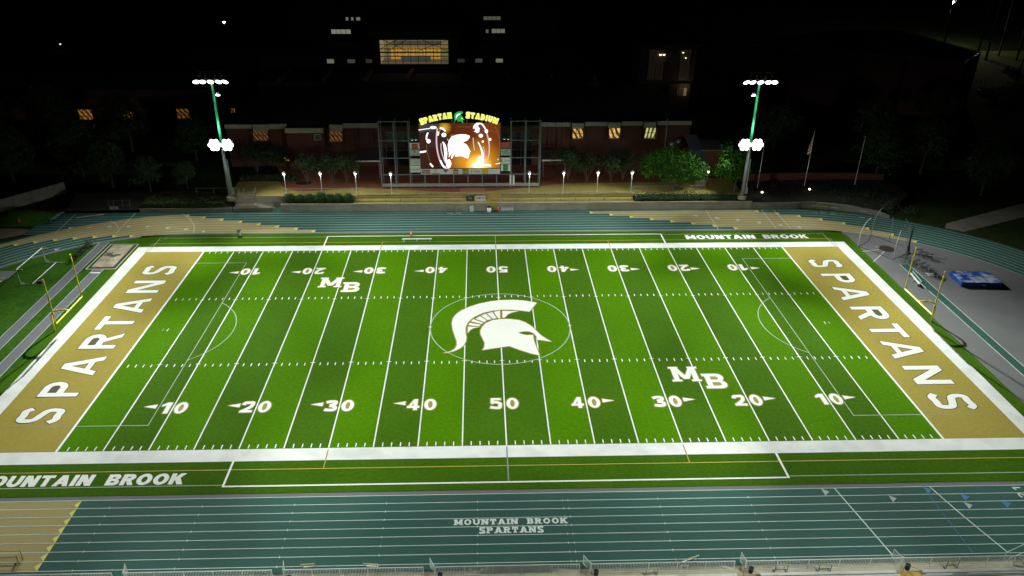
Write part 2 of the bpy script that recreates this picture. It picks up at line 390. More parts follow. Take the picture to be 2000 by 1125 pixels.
# soccer and lacrosse lines
def line(pts, w, z, m, name, curve=False):
    return MB().flat(stroke(pts, w, curve), z=z).build(name, m, field)
MB().flat([ell(0, .06, 9.2, 9.2, n=72)], [ell(0, .06, 9.06, 9.06, n=72)], z=.012).build('centre_circle', paint_grey, field)
for s in (-1, 1):
    m = MB(); m.flat([R(38.10, -20.2, 45.70, 20.2)], [R(38.19, -20.1, 45.71, 20.1)], fn=lambda x, y: (s*x, y, .012))
    m.flat(stroke([(43.7-9.15*math.cos(a), 9.15*math.sin(a)) for a in [-.915+1.83*i/24 for i in range(25)]], .10, False), fn=lambda x, y: (s*x, y, .0135)); m.build('penalty_area', paint_grey, field)
    m = MB(); m.flat([R(46.0, -20.2, 54.8, -20.1), R(46.0, 20.1, 54.8, 20.2)], fn=lambda x, y: (s*x, y, .012))
    m.flat(stroke([(47.9+.0*k, 0) if 0 else (51.6-3.0*math.cos(a), 3.2*math.sin(a)) for a in [-1.3+2.6*k/16 for k in range(17)]], .09, False), fn=lambda x, y: (s*x, y, .012)); m.build('faint_line', paint_greyg, field)
    m = MB(); m.flat([R(-54.5, s*29.76-.05, -27.6, s*29.76+.05), R(27.6, s*29.76-.05, 54.5, s*29.76+.05)], z=.012); m.flat([R(-54.55, min(s*26.3, s*29.76), -54.45, max(s*26.3, s*29.76)), R(54.45, min(s*26.3, s*29.76), 54.55, max(s*26.3, s*29.76))], z=.0125)
    for q in (-1, 1): m.flat(stroke([(q*(54.5-math.cos(a)), s*(29.76-math.sin(a))) for a in [PI/2*i/8 for i in range(9)]], .07, False), z=.0128)
    m.build('touchline', paint_grey, field)
    m = MB(); m.flat([R(-54.95, s*27.55-.045, 54.95, s*27.55+.045)], z=.0132); m.build('lacrosse_line', paint_yel, field)
    for q in (-1, 1): rect(q*18.27-.06, s*24.65, q*18.27+.06, s*27.5, .014, paint_brown, 'lacrosse_tick', field)
    for q in (-1, 1): MB().flat([R(q*54.95-.04, min(s*24.6, s*27.5), q*54.95+.04, max(s*24.6, s*27.5)), R(q*54.5-.04, min(s*24.5, s*26.25), q*54.5+.04, max(s*24.5, s*26.25))], z=.0145).build('corner_tick', paint_greyg, field)
    rect(-.07, s*24.6, .07, s*29.8, .0155, mat('paint_slate', (.22, .25, .21), .8, .05), 'halfway_line', field)
    MB().flat([R(-27.56, min(s*26.3, s*30.06), 27.56, max(s*26.3, s*30.06))], [R(-27.34, min(s*26.2, s*29.86), 27.34, max(s*26.2, s*29.86))], z=.016).build('team_box_line', paint_w, field)
m = MB()
for s in (-1, 1):
    for k in range(3): m.flat([bar(s*9.14, -.25, s*9.14, .35, .09)] if k == 0 else [bar(s*9.14+(.25 if k == 1 else -.25), -.1, s*9.14-(.25 if k == 1 else -.25), .2, .1)], z=.0165+.0008*k)
m.build('draw_mark', paint_w, field)

# lettering: outline layer below, letter on top
def lay(letters, fn, z, m_in, name, m_edge=None, e=.06):
    a, b = MB(), MB()
    for P, N in letters:
        P2 = xf(P, fn); N2 = xf(N, fn)
        b.flat(P2, N2, z=z+.004)
        if m_edge:
            vs, fs = union2d(P2, N2); ed = {}
            for f in fs:
                for i in range(len(f)): ed[(f[i], f[(i+1) % len(f)])] = 1
            segs = []
            for (i, j) in ed:
                if (j, i) not in ed:
                    p, q = Vector(vs[i]), Vector(vs[j]); d = q-p
                    if d.length < 1e-4: continue
                    d.normalize(); nn = Vector((d.y, -d.x))
                    segs.append([tuple(p-d*e*.5), tuple(q+d*e*.5), tuple(q+d*e*.5+nn*e), tuple(p-d*e*.5+nn*e)])
            a.flat(segs+P2, z=z)
    o = b.build(name, m_in, field)
    if m_edge: a.build('letter_edge', m_edge, o)
    return o
# SPARTANS in both end zones
spart = [('S', -19.45, 2.6), ('P', -14.62, 2.95), ('A', -10.41, 4.22), ('R', -4.4, 3.65), ('T', .32, 3.5), ('A', 4.66, 4.24), ('N', 10.48, 3.9), ('S', 16.37, 2.85)]
for s in (-1, 1):
    L = []
    for ch, y0, w in spart:
        P, N, W = glyph(ch, .2*4.45/4.45, .185)
        k = w/W
        L.append(([[(y0+a*k, b) for a, b in p] for p in P], [[(y0+a*k, b) for a, b in p] for p in N]))
    lay(L, (lambda a, b: (-48.17-b*4.43, a)) if s < 0 else (lambda a, b: (48.17+b*4.43, -a)), .016, paint_w, 'team_lettering', paint_dkedge, .10)
# MOUNTAIN BROOK on both sidelines
for x0, yb, yt in ((31.28, 27.75, 29.32), (-51.75, -29.55, -27.96)):
    L = word('MOUNTAIN', .30, .25, wf=1.0, gap=.10, fit=11.5); L2 = word('BROOK', .30, .25, wf=1.0, gap=.10, fit=7.45)
    sc_ = lambda L_, dx: [([[(a+dx, b) for a, b in p] for p in P], [[(a+dx, b) for a, b in p] for p in N]) for P, N in L_]
    lay(sc_(L, 0)+sc_(L2, 12.85), lambda a, b: (x0+a, yb+b*(yt-yb)), .018, paint_w, 'school_lettering')
# MB monograms
for M_, B_ in (((-25.85, 11.74, 3.35, 3.05), (-22.35, 10.23, 2.5, 3.0)), ((19.83, -13.18, 3.42, 3.08), (23.45, -14.7, 2.55, 3.05))):
    L = []
    for ch, (x, y, w, hh) in (('M', M_), ('B', B_)):
        P, N, W = glyph(ch, .225, .19, slab=(ch == 'M'))
        if ch == 'B': P = P+[R(-.10, 0, .3, .17), R(-.10, .83, .3, 1)]
        a0 = min(a for p in P for a, b in p); W = max(a for p in P for a, b in p)-a0
        L.append(([[(x+(a-a0)*w/W, y+b*hh) for a, b in p] for p in P], [[(x+(a-a0)*w/W, y+b*hh) for a, b in p] for p in N]))
    lay(L, lambda a, b: (a, b), .016, paint_w, 'monogram_lettering', paint_edge, .10)
# yard numbers with arrows
for n in range(-4, 5):
    num = str(50-abs(n)*10); X = n*10*YD
    for far in (0, 1):
        L = []
        for j, ch in enumerate(num):
            P, N, W = glyph(ch, .25, .20); w = 1.36 if ch != '1' else 1.0
            x = (.22 if j else -.3-w)
            L.append(([[(x+a*w/W, -18.1+b*2.06) for a, b in p] for p in P], [[(x+a*w/W, -18.1+b*2.06) for a, b in p] for p in N]))
        sgn = 0 if n == 0 else (1 if n > 0 else -1)
        if far: sgn = -sgn
        if sgn: L.append(([[(sgn*1.88, -16.42), (sgn*3.2, -16.78), (sgn*1.88, -17.14)]], []))
        lay(L, (lambda a, b: (X-a, -b)) if far else (lambda a, b: (X+a, b)), .016, paint_w, 'yard_number', paint_edge, .10)
# helmet emblem
EX = lambda X, Y: tuple(at(800+.18*X, 540+.18*Y, z=0.0)[:2])
H_CREST = [(370,830),(440,815),(490,785),(512,745),(510,705),(490,645),(468,580),(458,510),(470,455),(500,415),(560,370),(650,330),(760,295),(880,270),(1000,258),(1120,255),(1240,262),(1380,285),(1300,383),(1200,370),(1100,362),(1000,362),(900,372),(800,395),(720,430),(660,470),(625,510),(607,560),(608,610),(617,660),(612,705),(590,745),(550,780),(490,808),(420,827)]
H_FAN = [[(630,615),(635,545),(755,550),(700,560),(660,580)],[(640,530),(652,505),(775,525),(755,540)],[(665,490),(690,465),(800,505),(785,515)],[(715,460),(765,432),(835,477),(812,497)],[(775,425),(825,405),(890,465),(845,475)],[(838,403),(898,388),(945,452),(905,462)],[(912,385),(982,372),(982,460),(956,450)],[(1007,375),(1180,378),(1110,392),(1060,415),(1035,445),(1007,448)]]
H_HELM = [(790,800),(812,765),(815,725),(795,680),(770,630),(768,590),(785,550),(830,505),(900,475),(1000,462),(1100,463),(1190,475),(1260,500),(1330,545),(1375,590),(1420,635),(1480,675),(1540,708),(1375,685),(1378,655),(1358,630),(1338,612),(1290,597),(1230,598),(1175,612),(1210,625),(1270,637),(1338,635),(1345,680),(1360,730),(1385,790),(1412,857),(1330,840),(1200,800),(1082,757),(900,783)]
emb = [[EX(*p) for p in q] for q in [H_CREST]+H_FAN+[H_HELM]]
lay([([q], []) for q in emb], lambda a, b: (a, b), .017, paint_w, 'helmet_emblem', paint_edge, .13)

# ------------------------------------------------------------------ running track and ends
track = thing('running_track', None, None, kind='structure')
CXC = 49.6; YO = .07
def rk(k): return 31.65+1.063*k
def stad(r, n=48, r0=None):
    p = [(CXC, -r+YO)] + [(CXC+r*math.cos(a), YO+r*math.sin(a)) for a in [-PI/2+PI*i/n for i in range(1, n)]] + [(CXC, r+YO)]
    return p + [(-a, 2*YO-b) for a, b in p]
def ring(r0, r1, z, name, m):
    A, B = stad(r0), stad(r1); n = len(A)
    return MB().add([(a, b, z) for a, b in A]+[(a, b, z) for a, b in B], [(i, n+i, n+(i+1) % n, (i+1) % n) for i in range(n)]).build(name, m, track)
ring(rk(0), rk(8)+.75, 0, 'lane_surface', teal)
ring(31.06, rk(0), 0, 'inner_kerb_strip', asphalt)
MB().flat([[(-49.6, rk(0)+.5), (-49.6, 41.0), (-77.3, 41.0), (-77.3, 31.9), (-70, 31.9)]], z=-.004).build('straight_extension', teal, track)
m = MB()
for k in range(9):
    y = rk(k)+YO
    if k < 8: m.flat([R(-77.3, y-.03, -49.7, y+.03)], z=.002)
m.build('extension_line', track_line, track)
# infield ends
endL = [(-57.9, -31.05)] + [(-CXC-31.06*math.cos(a), YO+31.06*math.sin(a)) for a in [-1.3+2.6*i/40 for i in range(41)]] + [(-57.9, 31.05)]
endL = [p for p in endL if p[0] <= -57.9]
MB().flat([endL], z=0).build('infield_grass', grass, track)
MB().flat([[(-a, b) for a, b in endL]], z=0).build('infield_asphalt', asphalt, track)
# exchange zones: tan lanes with yellow marks
def pt(r, sgn, x=None, a=None):
    return (x, r+YO) if a is None else (sgn*CXC+r*math.cos(a), YO+r*math.sin(a))
xl = [-29.94, -33.06, -36.39, -39.74, -43.14, -46.61, -49.96, -53.0]; al = [108.4, 113.0, 117.9, 122.5, 126.8, 130.9, 134.8, 138.6]
xr = [40.4, 37.1, 33.7, 30.31, 26.97, 23.65, 20.29, 16.93]; ar = [53.8, 60.1, 66.6, 72.7, 78.4, 83.8, 89.0, 93.0]
zone = MB(); wed = MB()
for k in range(8):
    r0, r1 = rk(k), rk(k+1); rm = (r0+r1)/2
    for sgn, x, ang in ((-1, xl[k], al[k]), (1, xr[k], ar[k])):
        st = []
        if sgn < 0:
            a1 = math.radians(ang); a0 = PI/2 if x > -CXC else PI/2+(-CXC-x)/rm
        else: a1 = math.radians(min(ang, 90)); a0 = PI/2
        if (sgn < 0 and x > -CXC) or sgn > 0:
            xe = sgn*CXC if ang <= 90 or sgn < 0 else 47.0
            nS = 6; st += [('x', x+(xe-x)*i/nS) for i in range(nS+1)]
            if sgn > 0 and ang > 90: a1 = None
        if a1 is not None:
            st += [('a', a0+(a1-a0)*i/14) for i in range(0 if not st else 1, 15)]
        g = lambda r, s_: pt(r, sgn, x=s_[1]) if s_[0] == 'x' else pt(r, sgn, a=s_[1])
        A = [g(r0, s_) for s_ in st]; B = [g(r1, s_) for s_ in st]; n = len(A)
        zone.add([(a, b, .004) for a, b in A]+[(a, b, .004) for a, b in B], [(i, i+1, n+i+1, n+i) for i in range(n-1)])
        for e0, e1, i0 in ((0, 1, 1), (n-1, n-2, -1)):
            p0, p1 = Vector(A[e0]), Vector(B[e0]); inn = (Vector(A[e1])-p0).normalized()
            wed.flat([[tuple(p0-inn*.02), tuple(p1-inn*.02), tuple(p0+inn*.62+(p1-p0)*.06), tuple(p0+inn*.62+(p1-p0)*.02)]] if 0 else [[tuple(p0+inn*.0), tuple(p1), tuple(p0+(p1-p0)*.35+inn*.75)]], z=.010)
nearA = [(x, -rk(0)+YO) for x in (-40.1, -45, -49.6)] + [(-CXC+rk(0)*math.cos(a), YO+rk(0)*math.sin(a)) for a in [-PI/2-.06*i for i in range(1, 8)]]
nearB = [(x, -rk(8)+YO) for x in (-40.1, -45, -49.6)] + [(-CXC+rk(8)*math.cos(a), YO+rk(8)*math.sin(a)) for a in [-PI/2-.06*i for i in range(1, 8)]]
n = len(nearA); zone.add([(a, b, .004) for a, b in nearA]+[(a, b, .004) for a, b in nearB], [(i, n+i, n+i+1, i+1) for i in range(n-1)])
for k in range(8):
    y0, y1 = -rk(k)+YO, -rk(k+1)+YO
    wed.flat([[(-40.06, y0-.02), (-40.06, y1+.02), (-40.52, y0-.55), ]], z=.010)
zone.build('exchange_zone', tan, track); wed.build('zone_mark', wedge_yel, track)
for k in range(9): ring(rk(k)-.036, rk(k)+.036, .014, 'lane_line', track_line)
def tline(name, pts, w, m, z=.018, curve=False): return MB().flat(stroke(pts, w, curve), z=z).build(name, m, track)
for p in ([(-62.7, 40.6), (-62.5, 32.0)], [(-72.9, 40.7), (-72.5, 32.0)], [(37.7, 40.3), (37.6, 31.8)], [(47.7, 40.3), (47.5, 31.8)], [(49.9, 40.3), (50, 31.8)]): tline('start_line', p, .09, track_line)
tline('start_line', [(-54.5, 40.3), (-52.6, 38.2), (-50.8, 35.1), (-49.8, 31.8)], .08, track_line, curve=True)
tline('start_line', [(-65.7, 37.4), (-64.2, 35.9), (-62.8, 33.8)], .08, track_line, curve=True)
tline('start_line', [(31.31, -31.6), (32.92, -40.1)], .12, track_line); tline('start_line', [(40.61, -31.6), (41.7, -35.6), (43.15, -40.1)], .12, track_line, curve=True)
tline('start_line', [(39.95, -32.2), (40.03, -40.0)], .06, wedge_blue)
for (tri, m_) in (([(29.99, -31.62), (30.03, -32.6), (30.62, -32.05)], wedge_wht), ([(36.05, -32.7), (36.07, -33.62), (36.65, -33.12)], wedge_wht), ([(42.7, -33.76), (42.76, -34.68), (43.35, -34.18)], wedge_wht),
                  ([(39.92, -31.64), (40.02, -32.55), (40.62, -31.98)], wedge_blue), ([(42.98, -32.66), (43.0, -33.6), (43.72, -33.05)], wedge_blue), ([(46.32, -33.74), (46.41, -34.64), (47.1, -34.05)], wedge_blue)):
    MB().flat([tri], z=.020).build('lane_mark', m_, track)
for ang, k in ((141.5, 3), (149, 4), (128, 0)):
    a = math.radians(ang); r = rk(k)+.55; c = Vector((-CXC+r*math.cos(a), YO+r*math.sin(a))); t_ = Vector((-math.sin(a), math.cos(a))); q = Vector((math.cos(a), math.sin(a)))
    MB().flat([[tuple(c+q*.45), tuple(c-q*.45), tuple(c-t_*.9)]], z=.020).build('lane_mark', wedge_wht, track)
m = MB()
for k in range(1, 9):
    y = -rk(k)+YO
    for x in (-37.1, -28.6, -20.05, -11.52, -3.03, 4.98, 5.48, 14.0, 22.6):
        m.flat([R(x-.03, y-.13, x+.03, y+.13)], z=.022)
m.build('lane_tick', track_line, track)
def tword(text, x0, w, yb, hh, rot=False):
    b = MB()
    for P, N in word(text, .27, .24, slab=True, gap=.24, fit=w): b.flat(xf(P, lambda a, c: (x0+a, yb+c*hh)), xf(N, lambda a, c: (x0+a, yb+c*hh)), z=.024)
    return b
for args in (('MOUNTAIN', -5.12, 5.75, -35.6, .70), ('BROOK', 1.52, 3.62, -35.6, .70), ('SPARTANS', -2.86, 5.75, -36.67, .74)): tword(*args).build('track_lettering', mat('track_letter', (.72, .82, .78), .8, .05), track)
for i, (px, py) in enumerate([(1561, 444), (1523, 439), (1481, 434.4), (1439.4, 429.6), (1399, 426), (1358, 421)]):
    c = at(px, py, z=.02); b = MB(); P, N, W = glyph(str(i+1), .2, .2)
    b.flat(xf(P, lambda a, e: (c.x+(a-.3)*1.0, c.y+(e-.5)*.75)), xf(N, lambda a, e: (c.x+(a-.3)*1.0, c.y+(e-.5)*.75)), z=.024); b.build('lane_numeral', track_line, track)
for i, (px, py) in enumerate([(398, 452), (365, 447.5), (329, 445), (290, 442.5), (252, 442), (215, 442.5), (176, 443.7), (139, 445.5)]):
    c = at(px, py, z=.02); b = MB(); P, N, W = glyph(str(i+1), .2, .2)
    b.flat(xf(P, lambda a, e: (c.x-(a-.3)*1.0, c.y-(e-.5)*.75)), xf(N, lambda a, e: (c.x-(a-.3)*1.0, c.y-(e-.5)*.75)), z=.024); b.build('lane_numeral', track_line, track)
for i, (px, py) in enumerate([(1985.5, 953.5), (1998, 968)]):
    c = at(px, py, z=.02); b = MB(); P, N, W = glyph(str(i+1), .2, .2)
    b.flat(xf(P, lambda a, e: (c.x-(e-.5)*.8, c.y+(a-.3)*.8)), xf(N, lambda a, e: (c.x-(e-.5)*.8, c.y+(a-.3)*.8)), z=.024); b.build('lane_numeral', track_line, track)
# inner and outer edging in the ends
MB().flat([R(-60.35, -26, -60.25, 28)] if 0 else [R(-63.55, -24, -62.15, 28.4)], z=.004).build('runway', runway_m, track)
MB().flat([R(-60.3, -24, -58.9, 18.3)], z=.004).build('runway', runway_m, track)
for x in (-63.6, -62.1, -60.35, -58.85): rect(x-.05, -24, x+.05, 28.2 if x < -61 else 18.3, .008, wedge_wht, 'runway_line', track)
rect(-60.3, 17.0, -58.9, 17.28, .012, paint_w, 'takeoff_board', track)
rect(61.75, -27, 62.95, 17.6, .004, teal, 'runway', track)
for x in (61.7, 63.0): rect(x-.05, -27, x+.05, 17.6, .008, track_line, 'runway_line', track)
MB().flat([[(57.93, -28), (58.25, -28), (58.25, 29.2), (57.93, 29.6)]], z=.003).build('turf_edge_strip', turf_out, track)
MB().flat([[(x, y) for x, y in ((69.2, 38.2), (72.9, 36.3), (76.3, 31.6), (77.6, 32.5), (96.2, 41.5), (130, 58), (130, 52), (95, 36.6), (78.4, 29.9), (82.2, 25.5), (86.5, 17.0), (89.5, 4), (91.2, 4), (88.4, 17.5), (84.4, 26.5), (79.0, 32))][:0] or [(76.3, 31.6), (77.6, 33.6), (96.2, 42.5), (130, 58), (130, 52), (95, 37.2), (78.6, 30.0)]], z=-.02).build('path', conc_dk)['kind'] = 'structure'
# ------------------------------------------------------------------ plaza, walls, stairs
ZP = 2.1
MB().add([(-60, 46.5, 2.0), (70, 46.5, 2.0), (70, 62, 2.0), (-60, 62, 2.0), (-700, 62, 2.0), (700, 62, 2.0), (700, 1400, 2.0), (-700, 1400, 2.0), (-60, 46.5, -.1), (70, 46.5, -.1), (70, 62, -.1), (-60, 62, -.1), (-700, 62, -.1), (700, 62, -.1)],
         [(0, 1, 2, 3), (4, 3, 2, 5, 6, 7), (0, 8, 9, 1), (1, 9, 10, 2), (3, 11, 8, 0), (4, 12, 11, 3), (2, 10, 13, 5)]).build('upper_ground', dark_grass)['kind'] = 'structure'
plaza = thing('plaza', None, None, kind='structure')
MB().box(-47.2, 43.2, -.04, -45.65, 60.5, ZP).box(-45.65, 45.0, -.04, -42.4, 60.5, ZP).box(-42.4, 43.2, -.04, 45.0, 60.5, ZP).build('plaza_paving', plaza_y, plaza)
MB().box(-24.7, 41.1, -.04, 25, 43.2, 1.4).build('terrace_ledge', plaza_y, plaza)
redpx = [(542, 352), (552, 364), (566, 370), (580, 373.6), (600, 373.8), (630, 372), (660, 369.2), (700, 366.4), (745, 369), (774, 370), (828, 372.8), (882, 375), (948, 373.9), (990, 370.4), (1044, 364.7), (1090, 360), (1120, 358), (1200, 357), (1234, 356), (1290, 356)]
MB().flat([R(-47.2, 51.5, 45, 60.4)], z=ZP+.002).build('bed_and_painted_shade', mulch_and_shade, plaza)  # dark sheet over the rear paving, paints in tree shade and fading light
red = [tuple(at(x, y, z=ZP)[:2]) for x, y in redpx]
MB().flat([red+[(34, 60.4), (-41, 60.4)]], z=ZP+.004).build('red_paving', plaza_r, plaza)
pk = [tuple(at(x, y, z=ZP)[:2]) for x, y in ((899, 374.8), (948, 373.8), (948, 366.8), (899, 366.8))]
MB().flat([pk], z=ZP+.008).build('pink_paving', plaza_p, plaza)

q = at(593, 357.5, z=ZP); MB().flat([ell(q.x, q.y, 1.5, 1.0)], z=ZP+.012).build('planting_gap', mulch_and_shade, plaza)
t = thing('retaining_wall', 'long pale concrete retaining wall running behind the far straight of the track', 'wall', (0, 41, 0))
m = MB()
for a, b in [(-37.4+6.24*i, -37.4+6.24*(i+1)-.03) for i in range(5)]+[(-6.2, -.72), (.55, 6.2)]+[(6.2+6.3*i, 6.2+6.3*(i+1)-.03) for i in range(6)]+[(44.0, 46.0)]: m.box(a, 40.9, -.04, b, 41.1, 1.40)
m.box(-.72, 42.1, -.04, .55, 42.25, 1.4)
m.build('wall_panel', conc, t); MB().box(-37.4, 40.87, 1.402, -.75, 41.16, 1.46).box(.58, 40.87, 1.402, 46, 41.16, 1.46).build('coping', conc_lt, t)
m = MB(); 
for k in range(7): m.box(-.70, 40.95+.17*k, -.02, .53, 41.12+.17*k, .2*(k+1))
o = m.build('stair', conc_lt); tag(o, 'narrow concrete steps through the middle of the long retaining wall beside a white bin', 'stairs')
t = thing('retaining_wall', 'low curving concrete wall holding the planted slope beside the outer lane, at the flagpoles', 'wall', (55, 40.6, 0))
wp = [(46.05, 41.0), (50, 40.95), (54.2, 40.9), (55.2, 41.2), (58, 40.9), (60.5, 40.2), (63, 39.3), (65.3, 38.3), (67.2, 37.2), (68.9, 36.2)]
m = MB()
for (x0, y0), (x1, y1) in zip(wp[:-1], wp[1:]):
    h0 = 1.15 if x0 < 64 else .9; h1 = 1.15 if x1 < 64 else (.9 if x1 < 68 else .45)
    m.add([(x0, y0, -.04), (x1, y1, -.04), (x1, y1, h1), (x0, y0, h0), (x0+.1, y0+.28, -.04), (x1+.1, y1+.28, -.04), (x1+.1, y1+.28, h1), (x0+.1, y0+.28, h0)], [(0, 1, 2, 3), (3, 2, 6, 7), (5, 4, 7, 6), (0, 3, 7, 4), (1, 5, 6, 2)])
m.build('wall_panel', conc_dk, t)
t = thing('retaining_wall', 'stained concrete wall below the dark hedge, left of the stairs', 'wall', (-46, 41, 0))
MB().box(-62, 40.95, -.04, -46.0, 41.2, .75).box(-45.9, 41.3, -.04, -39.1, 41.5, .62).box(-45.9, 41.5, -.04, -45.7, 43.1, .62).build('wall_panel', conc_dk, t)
# stairs on the left
MB().box(-39.05, 40.85, -.04, -37.45, 43.1, .006).build('stair_landing', teal)['kind'] = 'structure'
t = thing('stair', 'concrete stairs with pipe railings climbing to the plaza by the left light mast', 'stairs', (-42, 43, 0))
m = MB(); m.box(-45.5, 41.7, -.04, -42.2, 43.2, .98)
m.build('landing', conc_lt, t); m = MB(); q = MB()
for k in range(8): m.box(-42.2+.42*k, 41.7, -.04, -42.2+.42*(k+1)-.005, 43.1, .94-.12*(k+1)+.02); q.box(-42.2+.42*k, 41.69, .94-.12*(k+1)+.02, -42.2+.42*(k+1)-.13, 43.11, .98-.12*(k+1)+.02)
m.build('flight', conc_dk, t); q.build('tread', conc_lt, t)  # darker base between pale treads puts the riser shade into colour
m = MB()
for k in range(5): m.box(-45.6, 43.21+.34*k, .0, -42.45, 43.21+.34*(k+1)-.01, .98+.19*(k+1))
m.build('flight', conc_lt, t)
MB().box(-42.2, 43.12, -.04, -37.45, 43.19, 2.16).build('side_wall', conc, t); MB().box(-42.25, 41.56, -.04, -38.8, 41.66, .62).build('stringer', conc, t)
def rail(pts, hs, parent, name='railing', r=.035, m_=steel):
    m = MB(); top = [Vector(p)+Vector((0, 0, hs)) for p in pts]; m.path(top, r*1.35, 6)
    for p, q in zip(pts, top): m.tube(p, q, r*.9, n=6)
    return m.build(name, m_, parent)
rail([(-45.4, 45.0, 2.0), (-45.4, 43.2, 1.1), (-45.4, 41.75, 1.0)], 1.0, t); rail([(-44.6, 45.0, 2.0), (-44.6, 43.2, 1.1), (-44.6, 41.75, 1.0)], 1.0, t)
rail([(-45.4, 41.72, .98), (-42.3, 41.72, .98), (-38.9, 41.72, .02)], .95, t); rail([(-42.5, 45, 2.1), (-42.5, 43.3, 1.2)], 1.0, t)
tag(rail([(-37.3, 44.4, 2.0), (-34.2, 44.4, 2.0), (-31.2, 44.4, 2.0), (-28.1, 44.4, 2.0), (-24.8, 44.4, 2.0)], 1.0, None, 'railing'), 'steel pipe railing on the plaza behind the row of clipped round shrubs', 'railing')
tag(rail([(25.2, 41.3, 1.4), (25.2, 44.6, 2.0), (28, 44.8, 2.0), (31.2, 44.8, 2.0), (34.4, 44.8, 2.0), (37.6, 44.8, 2.0)], 1.0, None, 'railing'), 'steel pipe railing above the dark trimmed hedge, under the large lit tree', 'railing')
tag(rail([(x, 44.9, 2.05) for x in (-53, -50, -47)]+[(-45.6, 44.9, 2.05)], 1.0, None, 'railing'), 'steel pipe railing between the left light mast and the plaza stairs', 'railing')
MB().box(-37.4, 41.1, -.04, -24.75, 43.2, 1.3).build('bed_and_painted_shade', mulch_and_shade)['kind'] = 'structure'  # soil of the shrub planter behind the wall
MB().add([(25, 41.1, 1.3), (46, 41.1, 1.2), (46, 44.8, 2.05), (25, 44.8, 2.05), (70, 38.5, .5), (76, 44, 1.6), (74, 49.8, 2.2), (46, 49.8, 2.05), (60, 40.9, 1.0), (66, 38.7, .8)], [(0, 1, 2, 3), (1, 8, 9, 4, 5, 6, 7, 2)]).build('planting_slope', mulch_and_shade)['kind'] = 'structure'
MB().add([(-75, 41.2, .3), (-46, 41.2, .7), (-46, 46.6, 2.0), (-75, 46.6, 1.6)], [(0, 1, 2, 3)]).build('planting_slope', mulch_and_shade)['kind'] = 'structure'

# bleacher benches along the terrace
def long_bench(label, x0, x1, y, z, dz, mm):
    t = thing('bench', label, 'bench', ((x0+x1)/2, y, z), 'benches on the plaza terrace')
    MB().box(x0, y-.15, z+dz-.05, x1, y+.15, z+dz).build('seat', mm, t)
    for i in range(int((x1-x0)/2.6)+1):
        x = min(x0+.15+2.6*i, x1-.15); MB().box(x-.03, y-.12, z, x+.03, y+.12, z+dz-.05).build('leg', steel_dk, t)
long_bench('long pale bench low on the terrace ledge, on the shrub side of the steps', -24.5, -5.1, 42.15, 1.4, .45, conc_lt)
long_bench('long pale bench low on the terrace ledge, on the big-tree side of the steps', 1.4, 24.8, 42.15, 1.4, .45, conc_lt)
long_bench('upper pale bench at the plaza edge, on the shrub side of the steps', -24.3, -1.2, 43.35, 2.1, .34, conc)
long_bench('upper pale bench at the plaza edge, on the big-tree side of the steps', 1.2, 24.8, 43.35, 2.1, .34, conc)
t = thing('railing', 'short boxy steel railing around the head of the steps in the retaining wall', 'railing', (0, 41.4, 1.4))
rail([(-1.5, 41.3, 1.42), (-1.5, 42.9, 1.42)], 1.0, t, 'side_rail'); rail([(1.15, 41.3, 1.42), (1.15, 42.9, 1.42)], 1.0, t, 'side_rail'); rail([(-1.5, 42.95, 1.42), (1.15, 42.95, 1.42)], 1.0, t, 'end_rail')

# small things along the wall
def panel_sign(name, label, cat, x0, x1, y, z0, z1, mm, parts, group=None):
    t = thing(name, label, cat, ((x0+x1)/2, y, z0), group)
    MB().box(x0, y, z0, x1, y+.05, z1).build('board', mm, t)
    w, h = x1-x0, z1-z0
    for i, (nm, polys, neg, m_) in enumerate(parts):
        fn = lambda a, b, d: (x0+a*w, y-.012-.003*i-d, z0+b*h)
        MB().prism(polys, neg, fn, .01).build(nm, m_, t)
    return t
def tpos(text, x, y, w, h, t_=.22, slab=False):
    P, N = [], []
    for p, n in word(text, t_, .2, slab=slab, gap=.14, fit=w/h if False else None): P += p; N += n
    mx = max(a for p in P for a, b in p)
    f = lambda a, b: (x+a*w/mx, y+b*h)
    return xf(P, f), xf(N, f)
p, n = tpos('ATI', .38, .42, .5, .38)
panel_sign('wall_sign', 'white banner with red and black lettering hung below the terrace bench', 'sign', -3.3, -1.55, 41.95, 1.42, 2.4, sign_w, [('lettering', p, n, black_p), ('logo', [ell(.2, .6, .1, .2)], [ell(.2, .6, .05, .1)], sign_r), ('logo', [R(.28, .42, .36, .74)], [], sign_r)])
panel_sign('wall_sign', 'dark grey banner with a pale mark, next to the white lettered banner', 'sign', -4.9, -3.5, 41.95, 1.42, 2.38, sign_dk, [('logo', [ell(.5, .6, .22, .18)], [ell(.5, .58, .15, .1)], steel), ('logo', [R(.3, .2, .7, .3)], [], steel_dk)])
panel_sign('notice_board', 'small white notice board standing against the retaining wall', 'sign', -4.25, -3.6, 40.55, .02, 1.05, white_p, [('lettering', [R(.15, .8-.15*i, .85, .87-.15*i) for i in range(5)], [], mat('print_grey', (.4, .43, .47), .6, .05))])
panel_sign('wall_sign', 'long grey sign board with pale print leaning on the wall beyond the red cone', 'sign', 1.15, 3.55, 40.55, .05, .85, mat('sign_grey', (.33, .36, .37), .6, .06), [('lettering', [R(.08+.11*i, .25, .14+.11*i, .75) for i in range(8)], [], sign_w)])
def bin_(label, loc, body, rim, s=1.0, group=None, taper=.85):
    t = thing('trash_bin', label, 'bin', loc, group); x, y, z = loc
    MB().lathe((x, y, z), [(.28*s*taper, 0), (.32*s, .3*s), (.33*s, .85*s)], 16).build('body', body, t, True)
    MB().lathe((x, y, z+.85*s), [(.345*s, 0), (.35*s, .06*s), (.26*s, .07*s), (.25*s, .02*s)], 16).build('rim', rim, t); return t
bin_('white trash bin with black liner by the wall steps', (-.85, 40.15, .02), white_p, black_p, 1.1)
